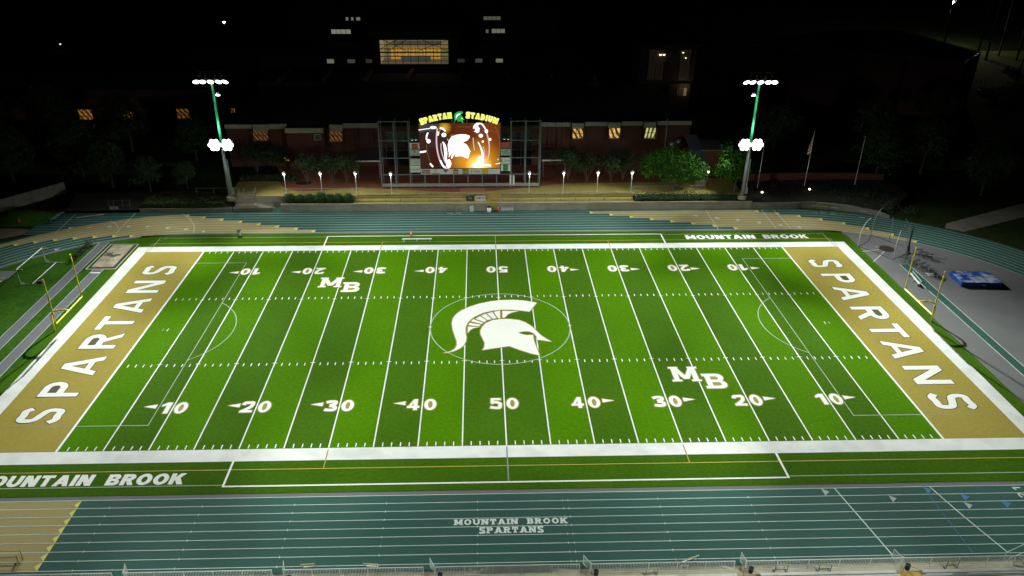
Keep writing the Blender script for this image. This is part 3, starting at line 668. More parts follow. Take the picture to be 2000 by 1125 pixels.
bin_('pale grey bin with black top, alone on the turf edge', (-41.93, 30.45, .01), mat('bin_grey', (.55, .58, .56), .5, .06), black_p, 1.05)
def cone(label, loc):
    t = thing('traffic_cone', label, 'cone', loc); x, y, z = loc
    MB().box(x-.2, y-.2, z, x+.2, y+.2, z+.04).build('base', orange_p, t); MB().lathe((x, y, z+.04), [(.16, 0), (.10, .36), (.04, .82), (.03, .84)], 14).build('body', orange_p, t, True)
    MB().lathe((x, y, z+.38), [(.108, 0), (.083, .2)], 14).build('stripe', white_p, t)
cone('orange traffic cone on the turf behind the white team bench', (-13.84, 30.05, .005))
t = thing('equipment_bag', 'red bag propped beside the grey sign board at the wall', 'bag', (.75, 40.3, .01))
MB().lathe((.75, 40.3, .01), [(.22, 0), (.27, .25), (.2, .6), (.08, .72)], 10).build('body', red_p, t, True); MB().lathe((.75, 40.3, .7), [(.08, 0), (.1, .12), (.05, .2)], 8).build('neck', conc_lt, t)
t = thing('equipment_cart', 'grey wire cart parked between the white bin and the red bag', 'cart', (-.05, 40.4, .0))
m = MB()
for x in (-.4, .35):
    for y in (40.2, 40.6): m.tube((x, y, .12), (x, y, .85), .02, n=6)
for z in (.25, .85): m.path([(-.4, 40.2, z), (.35, 40.2, z), (.35, 40.6, z), (-.4, 40.6, z), (-.4, 40.2, z)], .018, 6)
m.build('frame', steel, t); MB().box(-.4, 40.2, .25, .35, 40.6, .27).build('shelf', steel_dk, t)
for x in (-.4, .35): MB().tube((x-.02, 40.2, .08), (x+.02, 40.2, .08), .08, n=10).build('wheel', black_p, t)

# hurdles
hp = thing('hurdle', 'track hurdle with a pale yellow bar, against the wall beside the white notice board', 'hurdle', (0, 0, 0), 'hurdles standing around the track')
m = MB()
for s in (-1, 1): m.box(s*.52-.02, -.02, 0, s*.52+.02, .02, .98); m.box(s*.52-.025, -.03, 0, s*.52+.025, .68, .04)
m.box(-.5, -.015, .42, .5, .015, .46).box(-.5, .62, .0, .5, .66, .03)
m.build('frame', steel_dk, hp); MB().box(-.6, -.035, .93, .6, .0, 1.04).build('bar', cream_y, hp); MB().box(-.5, .6, .0, .5, .66, .05).build('counterweight', white_p, hp)
hp.location = (-7.7, 40.35, 0); hp.rotation_euler = (0, 0, PI)
hl = [((-6.25, 40.35, 0), PI, 'second hurdle of the pair against the wall, closer to the white notice board'),
      ((57.0, 39.7, 0), 2.95, 'yellow topped hurdle at the curving wall, first of the dark group of three'), ((58.5, 39.35, 0), 2.9, 'yellow topped hurdle at the curving wall, middle of the dark group of three'),
      ((60.0, 38.75, 0), 2.85, 'yellow topped hurdle at the curving wall, nearest the tan zone in the group of three'), ((64.5, 37.0, 0), 2.6, 'single yellow topped hurdle standing apart by the end of the curving wall')]
for loc, rz, lb in hl: dup(hp, loc, rz, lb)
nearh = [(-17.2, -40.75, .1, 'behind the second gate'), (-14.5, -41.9, .2, 'low behind the pickets of the second fence length'), (-12.0, -40.85, -.1, 'pushed up to the second fence length'), (11.5, -41.95, .15, 'behind the fence length past the white screen'),
         (15.2, -40.8, .35, 'leaning over the fence past the paper notice'), (22.5, -41.8, .0, 'behind the fence by the yellow steps'), (26.2, -41.85, .05, 'next along from the yellow steps'), (37.2, -41.7, .1, 'next to the white box behind the last fence')]
for x, y, rz, lb in nearh: dup(hp, (x, y, 0), rz, 'pale yellow hurdle '+lb)
# team bench on the far sideline
t = thing('team_bench', 'long white bench on the turf beyond the far sideline', 'bench', (-12.7, 27.75, 0))
MB().box(-15.1, 27.6, .42, -10.3, 27.9, .47).build('seat', white_p, t)
for x in (-14.8, -12.7, -10.6):
    MB().tube((x, 27.45, 0), (x, 27.65, .42), .025, n=6).tube((x, 28.05, 0), (x, 27.85, .42), .025, n=6).build('leg', alum, t)
MB().tube((-14.8, 27.45, .06), (-10.6, 27.45, .06), .022, n=6).build('stretcher', alum, t)

# goal posts
def goalpost(s, label):
    t = thing('goal_post', label, 'goal post', (s*57.45, .15, 0), 'football goal posts'); y0 = .15
    MB().path([(s*57.45, y0, 0), (s*57.45, y0, 1.6), (s*57.38, y0, 2.2), (s*57.1, y0, 2.7), (s*56.6, y0, 2.98), (s*56.0, y0, 3.05), (s*54.95, y0, 3.05)], .11, 10).build('gooseneck', yellow_p, t, True)
    MB().tube((s*54.9, y0-3.6, 3.05), (s*54.9, y0+3.6, 3.05), .095, n=10).build('crossbar', yellow_p, t)
    for q in (-1, 1): MB().tube((s*54.9, y0+q*3.56, 3.05), (s*54.9, y0+q*3.56, 9.2), .08, n=8).build('upright', yellow_p, t)
    MB().box(s*57.45-.25, y0-.25, 0, s*57.45+.25, y0+.25, .03).build('base_plate', steel_dk, t)
goalpost(-1, 'yellow goal post at the end with the sand pit and soccer goal'); goalpost(1, 'yellow goal post at the end with the blue landing mat')
# soccer goal
t = thing('soccer_goal', 'white portable soccer goal without a net on the grass', 'soccer goal', (-68.5, 17.1, 0))
m = MB(); m.path([(-68.54, 13.45, 0), (-68.54, 13.45, 2.44), (-68.54, 20.8, 2.44), (-68.54, 20.8, 0)], .065, 8); m.build('front_frame', white_p, t)
for y in (13.45, 20.8):
    MB().tube((-68.54, y, .05), (-66.1, y, .05), .05, n=8).build('ground_bar', white_p, t)
    MB().path([(-68.54, y, 2.42), (-67.75, y, 2.42), (-67.65, y, 2.36)], .03, 6).build('top_stub', white_p, t); MB().tube((-68.5, y, .55), (-67.9, y, .08), .03, n=6).build('brace', white_p, t)
MB().tube((-67.0, 13.45, .05), (-67.0, 20.8, .05), .05, n=8).build('ground_bar', white_p, t)
# sand pit
pit = thing('sand_pit', 'long jump pit with a pale wrinkled cover, dark rubber edge and white border', 'sand pit', (-59.4, 23, 0))
MB().flat([R(-61.55, 18.3, -57.1, 27.5)], z=.020).build('border', mat('pit_border', (.62, .62, .42), .8, .05), pit); MB().flat([R(-61.42, 18.45, -57.22, 27.36)], z=.026).build('rubber_edge', rubber, pit)
m = MB(); nx, ny = 14, 28; rp = random.Random(3)
vs = [(-61.0+3.3*i/nx, 18.98+8.1*j/ny, .045+(.05*rp.random() if 0 < i < nx and 0 < j < ny else 0)) for j in range(ny+1) for i in range(nx+1)]
m.add(vs, [(j*(nx+1)+i, j*(nx+1)+i+1, (j+1)*(nx+1)+i+1, (j+1)*(nx+1)+i) for j in range(ny) for i in range(nx)]); m.build('cover', sand_m, pit, True)
m = MB(); c = Vector((-59.5, 22.8))
for k in range(9):
    a = k*.75+.3; L_ = 1.2+1.6*rp.random(); m.flat(stroke([tuple(c+Vector((math.cos(a), 1.6*math.sin(a)))*r+Vector((rp.uniform(-.2, .2), rp.uniform(-.2, .2)))) for r in (.2, L_*.5, L_)], .05), z=.104+.001*k)
for k in range(7): m.flat([ell(c.x+rp.uniform(-.9, .9), c.y+.3+rp.uniform(-.4, .9), .25+.3*rp.random(), .15+.2*rp.random(), n=9)], z=.116+.001*k)
m.build('water_stain', sand_dk, pit)
# throwing circle, left
t = thing('throwing_circle', 'grey concrete throwing pad with a white stop board on the left grass', 'throwing pad', (-72.6, 16.6, 0))
MB().flat([R(-74.3, 15.2, -71.3, 18.0)], z=.012).build('pad', asphalt, t); MB().path([(-73.9, 15.5, .06), (-73.2, 15.3, .06), (-72.5, 15.4, .06), (-71.9, 15.7, .06)], .06, 6).build('stop_board', white_p, t)
MB().flat(stroke([(-71.9, 15.3), (-73.3, 6.0)], .1, False), z=.013).build('sector_line', paint_w, t)
t = thing('field_cart', 'small dark drag cart on bare ground between the soccer goal and the goal post', 'cart', (-66.0, 14.0, 0))
MB().box(-66.4, 13.75, .12, -65.7, 14.3, .35).build('tray', steel_dk, t); MB().tube((-66.3, 14.0, .3), (-66.7, 14.3, .95), .03, n=6).build('handle', steel_dk, t)
for y in (13.7, 14.35): MB().tube((-66, y-.03, .14), (-66, y+.03, .14), .14, n=10).build('wheel', black_p, t)

# discus cage and circle
t = thing('throwing_circle', 'dark brown round discus ring with white sector lines on grey asphalt', 'throwing ring', (62.4, 23.4, 0))
MB().flat([ell(62.4, 23.4, 1.22, 1.25)], z=.012).build('ring', disc_m, t)
for i, p in enumerate(([(58.02, 22.4), (60.99, 23.07)], [(58.02, 18.57), (61.5, 22.35)], [(60.9, 24.2), (61.5, 24.0)])): MB().flat(stroke(p, .08, False), z=.013+.001*i).build('sector_line', paint_w, t)
cage = thing('throwing_cage', 'discus cage of tall curved steel poles with its dark net gathered', 'throwing cage', (62.5, 24, 0))
cc = Vector((62.4, 23.6, 0))
for i, (bx, by, h, k) in enumerate(((58.1, 24.4, 4.7, 1.5), (62.3, 28.9, 4.6, 1.2), (64.0, 26.1, 4.3, -.3), (61.3, 19.2, 4.9, .3), (64.9, 22.0, 4.6, -1.3), (65.8, 23.9, 4.8, -1.2))):
    d = Vector((1 if k > 0 else -1, .35 if k > 0 else .2, 0)).normalized()*abs(k)
    b = Vector((bx, by, 0)); MB().path([b, b+Vector((0, 0, h*.55))+d*.06, b+Vector((0, 0, h*.78))+d*.3, b+Vector((0, 0, h*.93))+d*.65, b+Vector((0, 0, h))+d], [.05, .05, .05, .045, .04], 8).build('pole', white_p if i in (0, 3) else steel, cage, True)
m = MB(); m.path([(65.4, 22.7, 4.2), (65.3, 22.5, 3.0), (65.15, 22.3, 1.4), (65.0, 21.6, .1), (64.3, 20.8, .08)], [.05, .12, .16, .2, .08], 7); m.path([(58.2, 24.3, .05), (60, 22, .04), (61.3, 19.3, .05)], .025, 5)
m.path([(58.2, 24.3, .05), (60.6, 26.2, .04), (62.3, 28.8, .05)], .025, 5); m.path([(61.3, 19.3, .05), (63.2, 20.4, .05), (64.9, 21.9, .05)], .03, 5); m.path([(62.4, 28.7, .05), (64, 26.2, .04), (65.7, 24, .05)], .025, 5); m.build('net', netting, cage)
# blue landing mat
t = thing('landing_mat', 'big blue vinyl landing mat of six pads with pale scuffs', 'mat', (70, 11.8, 0))
M_ = Matrix.Translation((70.0, 11.75, 0)) @ Matrix.Rotation(-.06, 4, 'Z')
for i in range(3):
    for j in range(2):
        x0, x1 = -2.95+1.97*i, -2.95+1.97*(i+1)-.04; y0, y1 = (-1.9, -.02) if j == 0 else (.02, 1.9)
        a = MB().box(x0, y0, .05, x1, y1, .70, M=M_).build('pad', blue_s, t); bv = a.modifiers.new('bevel', 'BEVEL'); bv.width = .08; bv.segments = 2
        q = MB().box(x0+.06, y0+.06, .70, x1-.06, y1-.06, .725, M=M_).build('top_sheet', blue_v, a)
MB().box(.05, -1.935, .2, .55, -1.91, .42, M=M_).build('care_label', sign_w, t)
# bench at the right end
t = thing('team_bench', 'white plank bench beside the right runway, below the goal post', 'bench', (61.1, 12, 0))
m_ = Matrix.Translation((61.08, 12.0, 0)) @ Matrix.Rotation(-.13, 4, 'Z')
MB().box(-.15, -1.85, .42, .15, 1.85, .47, M=m_).build('seat', white_p, t)
for y in (-1.6, 0, 1.6): MB().box(-.18, y-.03, 0, .18, y+.03, .42, M=m_).build('leg', alum, t)
MB().box(.22, -1.8, .75, .26, 1.8, .85, M=m_).build('back_rail', alum, t)
for y in (-1.5, 1.5): MB().box(.2, y-.02, .42, .24, y+.02, .76, M=m_).build('rail_post', alum, t)
# steel hurdle carts, right end
tp = thing('hurdle_rack', 'x', 'hurdle rack', (0, 0, 0), 'stacked grey hurdles near the blue mat')
m = MB()
for q in range(3):
    y = .22*q
    m.path([(-.6, y+.5, .03), (-.6, y, .08), (-.62, y-.05, .95-.06*q), (.62, y-.05, .95-.06*q), (.6, y, .08), (.6, y+.5, .03)], .022, 6)
m.build('frame', steel_dk, tp); m = MB()
for q in range(3): m.box(-.62, .22*q-.09, .86-.06*q, .62, .22*q-.06, .97-.06*q)
m.build('bar', mat('hurdle_slate', (.16, .19, .20), .6, .1), tp)
spots_ = [(1768, 508, .9), (1774, 512, .85), (1793, 498, .1), (1802, 503, 0), (1812, 507, -.1), (1790, 519, .6), (1802, 524, .7), (1810, 530, .7), (1818, 536, .75), (1825, 540, .8)]
names_ = ['nearest the cage net', 'second from the cage net', 'at the far end of the far row', 'second in the far row', 'last in the far row, towards the mat', 'first in the near row behind the goal post', 'second in the near row', 'third in the near row', 'fourth in the near row', 'at the end of the near row beside the white sheet']
for i, ((px, py, rz), nm) in enumerate(zip(spots_, names_)):
    c = at(px, py, z=0); lb = 'nested grey hurdles stacked '+nm
    if i == 0: tp.location = (c.x, c.y, 0); tp.rotation_euler = (0, 0, rz); tp['label'] = lb
    else: dup(tp, (c.x, c.y, 0), rz, lb)
c = at(1822, 537, z=0); t = thing('folded_cover', 'crumpled white cover sheet lying by the stacked grey hurdles', 'cover', (c.x, c.y, 0)); m = MB()
rp2 = random.Random(2); vs = [(c.x-.9+.3*i, c.y-.6+.3*j, .02+.28*rp2.random()*(0 < i < 6 and 0 < j < 4)) for j in range(5) for i in range(7)]
m.add(vs, [(j*7+i, j*7+i+1, (j+1)*7+i+1, (j+1)*7+i) for j in range(4) for i in range(6)]).build('sheet', mat('cover_grey', (.42, .43, .42), .8, .15), t, True)
# left corner: sled, fallen pole, hurdles, boundary panels
t = thing('training_sled', 'dark steel training sled with a white pad beside the far corner of the track', 'sled', (-65.8, 42, 0))
m = MB()
for x in (-67.6, -66.8, -65.2, -64.0): m.tube((x, 41.9, 0), (x, 42.3, 2.0), .05, n=6)
for z in (.1, 1.0, 1.9): m.tube((-67.7, 42.0+.1*z, z), (-63.9, 42.0+.1*z, z), .04, n=6)
m.build('frame', steel_dk, t); MB().box(-67.3, 41.4, .35, -65.9, 41.6, .95).build('pad', mat('pad_grey', (.32, .33, .33), .6, .1), t)
t = MB().path([(-71.9, 38.4, .18), (-69.8, 39.1, .22), (-67.7, 39.8, .2)], .10, 8).build('fallen_beam', mat('beam_grey', (.34, .35, .33), .6, .1)); tag(t, 'long pale foam beam lying across the dark straight lanes', 'beam')
for i, (px, py) in enumerate(((108, 436), (114, 431), (121, 426))):
    c = at(px, py, z=0); dup(tp, (c.x, c.y, 0), 1.0, 'dim stack of grey hurdles in the dark far corner, '+('nearest the track', 'middle one', 'farthest from the track')[i], 'stacked hurdles in the dark corner')
t = thing('boundary_wall', 'pale panelled boundary wall in the dark far corner behind a grass mound', 'wall', (-83, 46, 0)); m = MB()
a, b = Vector((-88.6, 38.6, 0)), Vector((-79.2, 51.0, 0)); d = (b-a)/5; nn = Vector((-d.y, d.x, 0)).normalized()*.2
for i in range(5):
    p, q = a+d*i, a+d*(i+.985); m.add([p, q, q+Vector((0, 0, 2.2)), p+Vector((0, 0, 2.2)), p+nn, q+nn, q+nn+Vector((0, 0, 2.2)), p+nn+Vector((0, 0, 2.2))], [(0, 1, 2, 3), (3, 2, 6, 7), (5, 4, 7, 6), (0, 3, 7, 4), (1, 5, 6, 2)])
m.build('wall_panel', conc_dk, t)
m = MB(); nn_ = 12; vs = []
for j in range(nn_+1):
    for i in range(nn_+1):
        u, v = i/nn_*2-1, j/nn_*2-1; r2 = u*u+v*v; vs.append((-81.5+6.0*u, 38.8+3.6*v, -.04+1.4*max(0, 1-r2)**1.2))
m.add(vs, [(j*13+i, j*13+i+1, (j+1)*13+i+1, (j+1)*13+i) for j in range(12) for i in range(12)]); m.build('grass_mound', grass, None, True)['kind'] = 'structure'
MB().flat([[(-77.4, 31.7), (-77.4, 33.8), (-81, 34.4), (-92, 33.2), (-92, 26.0), (-86, 26.5)]], z=-.002).build('dirt_apron', dirt)['kind'] = 'structure'
t = thing('marker_post', 'short red marker on the dark grass mound', 'marker', (-80.3, 36.2, .2)); MB().lathe((-80.3, 36.2, .2), [(.22, 0), (.2, .5), (.05, .8)], 10).build('body', red_p, t)

# near fence with open gates, and stands
fm = mat('fence_aluminium', (.66, .71, .67), .55, .04)
def fence(x0, x1, y, label):
    t = thing('picket_fence', label, 'fence', ((x0+x1)/2, y, 0), 'aluminium fence along the near stands')
    m = MB(); m.box(x0, y-.03, 1.05, x1, y+.03, 1.11); m.box(x0, y-.02, .08, x1, y+.02, .12); n = int((x1-x0)/.125)
    for i in range(n+1): m.box(x0+(x1-x0)*i/n-.014, y-.012, .12, x0+(x1-x0)*i/n+.014, y+.012, 1.05)
    m.build('picket_panel', fm, t); k = max(1, round((x1-x0)/2.5))
    for i in range(k+1): MB().box(x0+(x1-x0)*i/k-.03, y-.03, 0, x0+(x1-x0)*i/k+.03, y+.03, 1.12).build('post', fm, t)
hx = [-32.1, -19.05, -6.55, 6.5, 19.6, 33.0]
wh = ['by the tan lanes', 'second along from the tan lanes', 'with the white screen starting behind it', 'past the white screen', 'at the yellow steps', 'nearest the ramp']
fence(-45.5, hx[0]-1.0, -41.42, 'aluminium picket fence below the tan exchange zone, before the first gate')
seg = [(hx[0], hx[1]-1.0), (hx[1], hx[2]-1.0), (hx[2], hx[3]-1.0), (hx[3], hx[4]-1.0), (hx[4], hx[5]-.1), (hx[5], 50)]
sl = ['between the first and second gates', 'between the second and third gates', 'carrying the white mesh screen', 'with a small paper notice, past the white screen', 'next to the yellow aisle steps', 'last length, reaching the ramp in the corner']
for (a, b), lb in zip(seg, sl): fence(a, b, -41.42, 'aluminium picket fence '+lb)
for i, x in enumerate(hx):
    t = thing('gate', 'open aluminium gate swung towards the track, '+wh[i], 'gate', (x, -41.4, 0), 'open gates in the near fence')
    dx = (-.25, -.2, -.45, -.5, -.1, -.3)[i]; e = Vector((dx, .95, 0)); p0 = Vector((x-.04, -41.38, 0)); m = MB()
    for z in (.12, 1.08): m.tube(p0+Vector((0, 0, z)), p0+e+Vector((0, 0, z)), .022, n=6)
    for k in range(9): m.tube(p0+e*k/8+Vector((0, 0, .12)), p0+e*k/8+Vector((0, 0, 1.08)), .012 if 0 < k < 8 else .025, n=5)
    m.build('leaf', fm, t); MB().box(p0.x-.04, -41.46, 0, p0.x+.04, -41.38, 1.2).build('hinge_post', fm, t)
    bin_('black trash bin behind the gate '+wh[i], (x+.4, -41.66, -.04), black_p, black_p, .62, 'black bins at the gates')
t = thing('fence_screen', 'white mesh privacy screen tied to the near fence', 'screen', (.3, -41.3, 0)); m = MB(); vs = []; n = 40
for i in range(n+1): x = -3.0+6.3*i/n; vs += [(x+(.5 if i == 0 else 0)*0, -41.36+.02*math.sin(i*1.9), .1), (x+(.9-.9*min(1, i/6))*1.0 if i < 6 else x, -41.36+.02*math.sin(i*1.9), 1.05)]
m.add(vs, [(2*i, 2*i+2, 2*i+3, 2*i+1) for i in range(n)]).add([(v[0], v[1]+.01, v[2]) for v in vs], [(2*i+1, 2*i+3, 2*i+2, 2*i) for i in range(n)]); m.build('mesh', mat('fence_mesh_white', (.50, .56, .52), .8, .06, 5), t)
m = MB(); m.flat(stroke([(-4.3, .95), (-4.1, .55), (-3.8, .8), (-3.5, .5), (-3.2, .9)], .14, False), fn=lambda a, b: (a+.6, -41.355, b-.2)); m.build('folded_end', white_p, t)
t = thing('paper_notice', 'sheet of white paper fixed on the near fence', 'notice', (14.2, -41.47, .5)); MB().box(14.0, -41.47, .3, 14.7, -41.455, .75).build('sheet', sign_w, t)
m = MB(); P, N = tpos('10', 0, 0, 1, 1, .24); m.flat(xf(P, lambda a, b: (14.15+a*.4, .38+b*.28)), xf(N, lambda a, b: (14.15+a*.4, .38+b*.28)), fn=lambda a, b: (a, -41.4725, b)); m.build('lettering', sign_bl, t)
MB().box(-60, -60, -.5, 60, -40.8, -.03).build('walkway', conc_lt)['kind'] = 'structure'
for i in range(4):
    y = -42.12-.62*i; z = .42+.24*i
    for a, b, nm in ((-60, 5.3, 'before the yellow steps'), (7.4, 18.6, 'between the yellow steps'), (20.6, 32.1, 'past the fifth gate'), (34.3, 60, 'by the ramp corner')):
        t = thing('bleacher_row', 'aluminium bleacher row '+nm+', '+('lowest', 'second', 'third', 'fourth')[i]+' of the stand', 'bleacher', ((a+b)/2, y, 0), 'bleacher rows of the near stand')
        MB().box(a, y-.28, z-.04, b, y, z).build('seat_plank', alum_bench, t); MB().box(a, y-.6, z-.30, b, y-.30, z-.26).build('foot_plank', alum_bench, t)
        MB().box(a, y-.62, -.04, b, y-.02, z-.32).build('riser', conc_dk, t)
for x0, x1, lb in ((5.5, 7.2, 'by the white screen'), (18.8, 20.4, 'by the fifth gate'), (32.3, 34.1, 'by the last gate')):
    t = thing('aisle_steps', 'yellow painted aisle steps climbing the stand '+lb, 'steps', ((x0+x1)/2, -42.3, 0)); m = MB()
    for k in range(6): m.box(x0, -42.1-.35*(k+1), -.03, x1, -42.1-.35*k, .16*(k+1))
    m.build('flight', mat('step_yellow', (.52, .36, .07), .8, .12), t); m = MB(); xm = (x0+x1)/2+.1; m.path([(xm-.5, -42.0, .0), (xm-.45, -42.1, 1.0), (xm+.3, -43.2, 1.5)], .02, 6); m.build('handrail', steel_dk, t)
t = thing('ramp', 'tan concrete ramp with dark bolts and steel side rails in the near corner', 'ramp', (46, -41, 0))
MB().add([(42.6, -41.2, .02), (50, -39.2, .25), (52, -41.2, .25), (44.2, -42.2, .02)], [(0, 1, 2, 3)]).build('deck', conc_lt, t)
m = MB()
for k in range(12): m.box(43.6+.5*(k % 6), -41.5+.45*(k//6)+.2*(k % 2), .10, 43.75+.5*(k % 6), -41.25+.45*(k//6)+.2*(k % 2), .16)
m.build('bolt', rust, t); rail([(42.2, -40.9, 0), (45, -39.75, 0), (50, -37.9, .2)], .95, t, 'side_rail', m_=alum); rail([(42.5, -41.1, 0), (45, -40.2, 0), (50, -38.5, .2)], .5, t, 'side_rail', m_=alum)
t = thing('hurdle_cart', 'rusty brown hurdle cart standing on the tan lanes at the near corner', 'cart', (-44, -39.4, 0)); m = MB()
for z in (.2, .95): m.path([(-46.2, -39.3, z), (-41.9, -39.3, z), (-41.9, -38.7, z), (-46.2, -38.7, z), (-46.2, -39.3, z)], .02, 6)
m.tube((-41.9, -39.3, .0), (-41.9, -39.3, 1.1), .03, n=6).tube((-41.9, -38.7, .0), (-41.9, -38.7, 1.1), .03, n=6); m.build('frame', rust, t); m = MB()
for k in range(30): m.tube((-46.1+.14*k, -39.3, .2), (-46.1+.14*k, -39.3, .95), .009, n=4)
m.build('wire_side', rust, t)
for x in (-45.8, -42.2): MB().tube((x, -39.33, .1), (x, -39.27, .1), .1, n=10).build('wheel', black_p, t)
# ------------------------------------------------------------------ scoreboard
YS = 47.04
sb_ = thing('scoreboard', 'giant lit video scoreboard in a steel frame with an arched yellow sign', 'scoreboard', (-5.9, YS, ZP))
cx_ = [-20.2+2.603*i for i in range(12)]
for i, x in enumerate(cx_):
    h = 14.5 if i < 3 or i > 8 else 4.7
    MB().box(x-.11, YS-.11, ZP-.02, x+.11, YS+.11, h).build('column', frame_m, sb_)
    if i < 3 or i > 8: MB().box(x-.07, YS+3.0, ZP-.02, x+.07, YS+3.14, h-.3).box(x-.05, YS+.11, h-.6, x+.05, YS+3.0, h-.5).box(x-.05, YS+.11, 7.6, x+.05, YS+3.0, 7.7).build('back_strut', frame_m, sb_)
for z in (14.4, 10.95, 7.75, 4.66):
    for a, b in (((cx_[0], cx_[2]), (cx_[9], cx_[11])) if z > 4.7 else ((cx_[0], cx_[11]),)):
        MB().box(a+.11 if z > 4.7 else a+.115, YS-.08, z-.08, b-.11, YS+.04, z+.08).build('beam', frame_m, sb_)
MB().box(cx_[0]+.12, YS-.17, 2.42, cx_[11]-.12, YS-.12, 3.0).build('base_beam', mat('base_beam_grey', (.24, .26, .25), .6, .14, .8), sb_)
MB().box(cx_[0], YS+3.2, ZP-.02, cx_[11], YS+3.3, 12.5).build('rear_screen', wire_m, sb_) if 0 else None
MB().box(-13.3, YS+.15, 4.4, 1.5, YS+1.2, 14.1).build('cabinet', black_p, sb_)
# screen
def screen_mat():
    m = bpy.data.materials.new('screen_glow'); m.use_nodes = True; nt = m.node_tree; N = nt.nodes; L = nt.links; b = N['Principled BSDF']
    geo = N.new('ShaderNodeNewGeometry'); sp = N.new('ShaderNodeSeparateXYZ'); L.new(geo.outputs['Position'], sp.inputs[0])
    u = N.new('ShaderNodeMapRange'); u.inputs['From Min'].default_value = -13.1; u.inputs['From Max'].default_value = 1.25; L.new(sp.outputs[0], u.inputs['Value'])
    nz = N.new('ShaderNodeTexNoise'); nz.inputs['Scale'].default_value = .35; nz.inputs['Detail'].default_value = 3; L.new(geo.outputs['Position'], nz.inputs['Vector'])
    ad = N.new('ShaderNodeMath'); ad.operation = 'MULTIPLY_ADD'; ad.inputs[1].default_value = .5; L.new(nz.outputs['Fac'], ad.inputs[0]); 
    su = N.new('ShaderNodeMath'); su.operation = 'SUBTRACT'; su.inputs[1].default_value = .25; L.new(u.outputs['Result'], su.inputs[0]); L.new(su.outputs[0], ad.inputs[2])
    r = N.new('ShaderNodeValToRGB'); L.new(ad.outputs[0], r.inputs[0]); e = r.color_ramp.elements
    e[0].position = 0; e[0].color = (.045, .016, .011, 1); e[1].position = 1; e[1].color = (.15, .032, .007, 1)
    for p, c in ((.3, (.048, .010, .006)), (.45, (.088, .019, .008)), (.62, (.13, .026, .007)), (.8, (.20, .048, .008))): q = e.new(p); q.color = (*c, 1)
    def blob(c, rad, col, pw, prev):
        d = N.new('ShaderNodeVectorMath'); d.operation = 'DISTANCE'; d.inputs[1].default_value = c; L.new(geo.outputs['Position'], d.inputs[0])
        mr = N.new('ShaderNodeMapRange'); mr.inputs['From Min'].default_value = rad; mr.inputs['From Max'].default_value = 0; L.new(d.outputs['Value'], mr.inputs['Value'])
        p = N.new('ShaderNodeMath'); p.operation = 'POWER'; p.inputs[1].default_value = pw; L.new(mr.outputs['Result'], p.inputs[0])
        mx = N.new('ShaderNodeMix'); mx.data_type = 'RGBA'; mx.blend_type = 'ADD'; mx.inputs['B'].default_value = (*col, 1); L.new(p.outputs[0], mx.inputs['Factor']); L.new(prev, mx.inputs['A']); return mx.outputs['Result']
    o = blob((-2.6, YS, 6.3), 6.0, (1.0, .50, .01), 1.6, r.outputs[0]); o = blob((-2.6, YS, 6.2), 2.6, (1.0, .9, .25), 1.1, o); o = blob((-8.6, YS, 13.3), 1.3, (.75, .42, .02), 1.0, o); o = blob((-7.2, YS, 11.6), .6, (.5, .2, .01), 1, o); o = blob((-6, YS, 7.5), 3, (.35, .14, .01), 1, o)
    L.new(o, b.inputs['Emission Color']); b.inputs['Emission Strength'].default_value = 1.0; b.inputs['Base Color'].default_value = (.004, .004, .004, 1); b.inputs['Specular IOR Level'].default_value = 0; b.inputs['Roughness'].default_value = 1; return m
scr = MB().box(-13.1, YS-.05, 5.84, 1.25, YS+.15, 14.05).build('video_screen', screen_mat(), sb_)
glow_w = emis('screen_white', (1.0, .93, .96), 1.4); glow_p = emis('screen_pink', (.75, .50, .52), 1.0); glow_o = emis('screen_olive', (.18, .10, .02), 1.0); glow_k = emis('screen_shade', (.028, .012, .010), 1.0); glow_t = emis('screen_teal', (.03, .07, .075), 1.0)
S = lambda X, Y: (lambda p: (p.x, p.z))(at(790+.1*X, 230+.1*Y, y=YS-.06))
def spoly(polys, mm, d, name='image_shape', neg=()):
    MB().flat(xf(polys, S), xf(neg, S), fn=lambda a, b: (a, YS-.055-d, b)).build(name, mm, scr)
spoly([[(283,120),(700,125),(640,185),(500,200),(285,245)]], glow_k if 0 else emis('screen_grey', (.05, .045, .038), 1), .004)
spoly([[(280,252),(500,218),(630,205),(600,300),(430,260),(290,300)]], glow_t, .005)
spoly([ell(740, 600, 105, 370, n=40)], glow_k, .006, neg=[ell(700, 600, 70, 330, n=40)] if 0 else ())
spoly([[(430,300),(640,220),(630,560),(560,590),(450,560)]], emis('screen_plum', (.035, .013, .014), 1), .005)
spoly(stroke([(275,240),(380,224),(500,208)], 16)+[ell(562,190,65,28)], glow_w, .012)
spoly(stroke([(640,205),(625,400),(630,540),(650,680),(690,820),(745,930),(810,985),(870,975),(905,915)], 30), glow_p, .010); spoly(stroke([(700,830),(745,925),(800,975)], 34)+[ell(862,895,52,85)]+[ell(770,335,48,42)]+stroke([(690,200),(750,215),(800,265)], 34)+stroke([(650,345),(665,270)], 34), glow_w, .013)
spoly(stroke([(745,470),(775,520),(795,600),(808,700),(805,800),(815,870)], 38, taper=lambda s: .5+1.1*math.sin(PI*s)), glow_w, .012)
spoly(stroke([(430,430),(435,350),(460,290)], 30)+[ell(470,458,40,42)]+[[(300,655),(425,640),(425,672),(300,690)]]+stroke([(500,890),(525,925),(560,960)], 32), glow_w, .012)
spoly(stroke([(712,500),(720,640),(760,780),(800,880)], 20)+stroke([(835,410),(880,480)], 14), glow_p, .009)
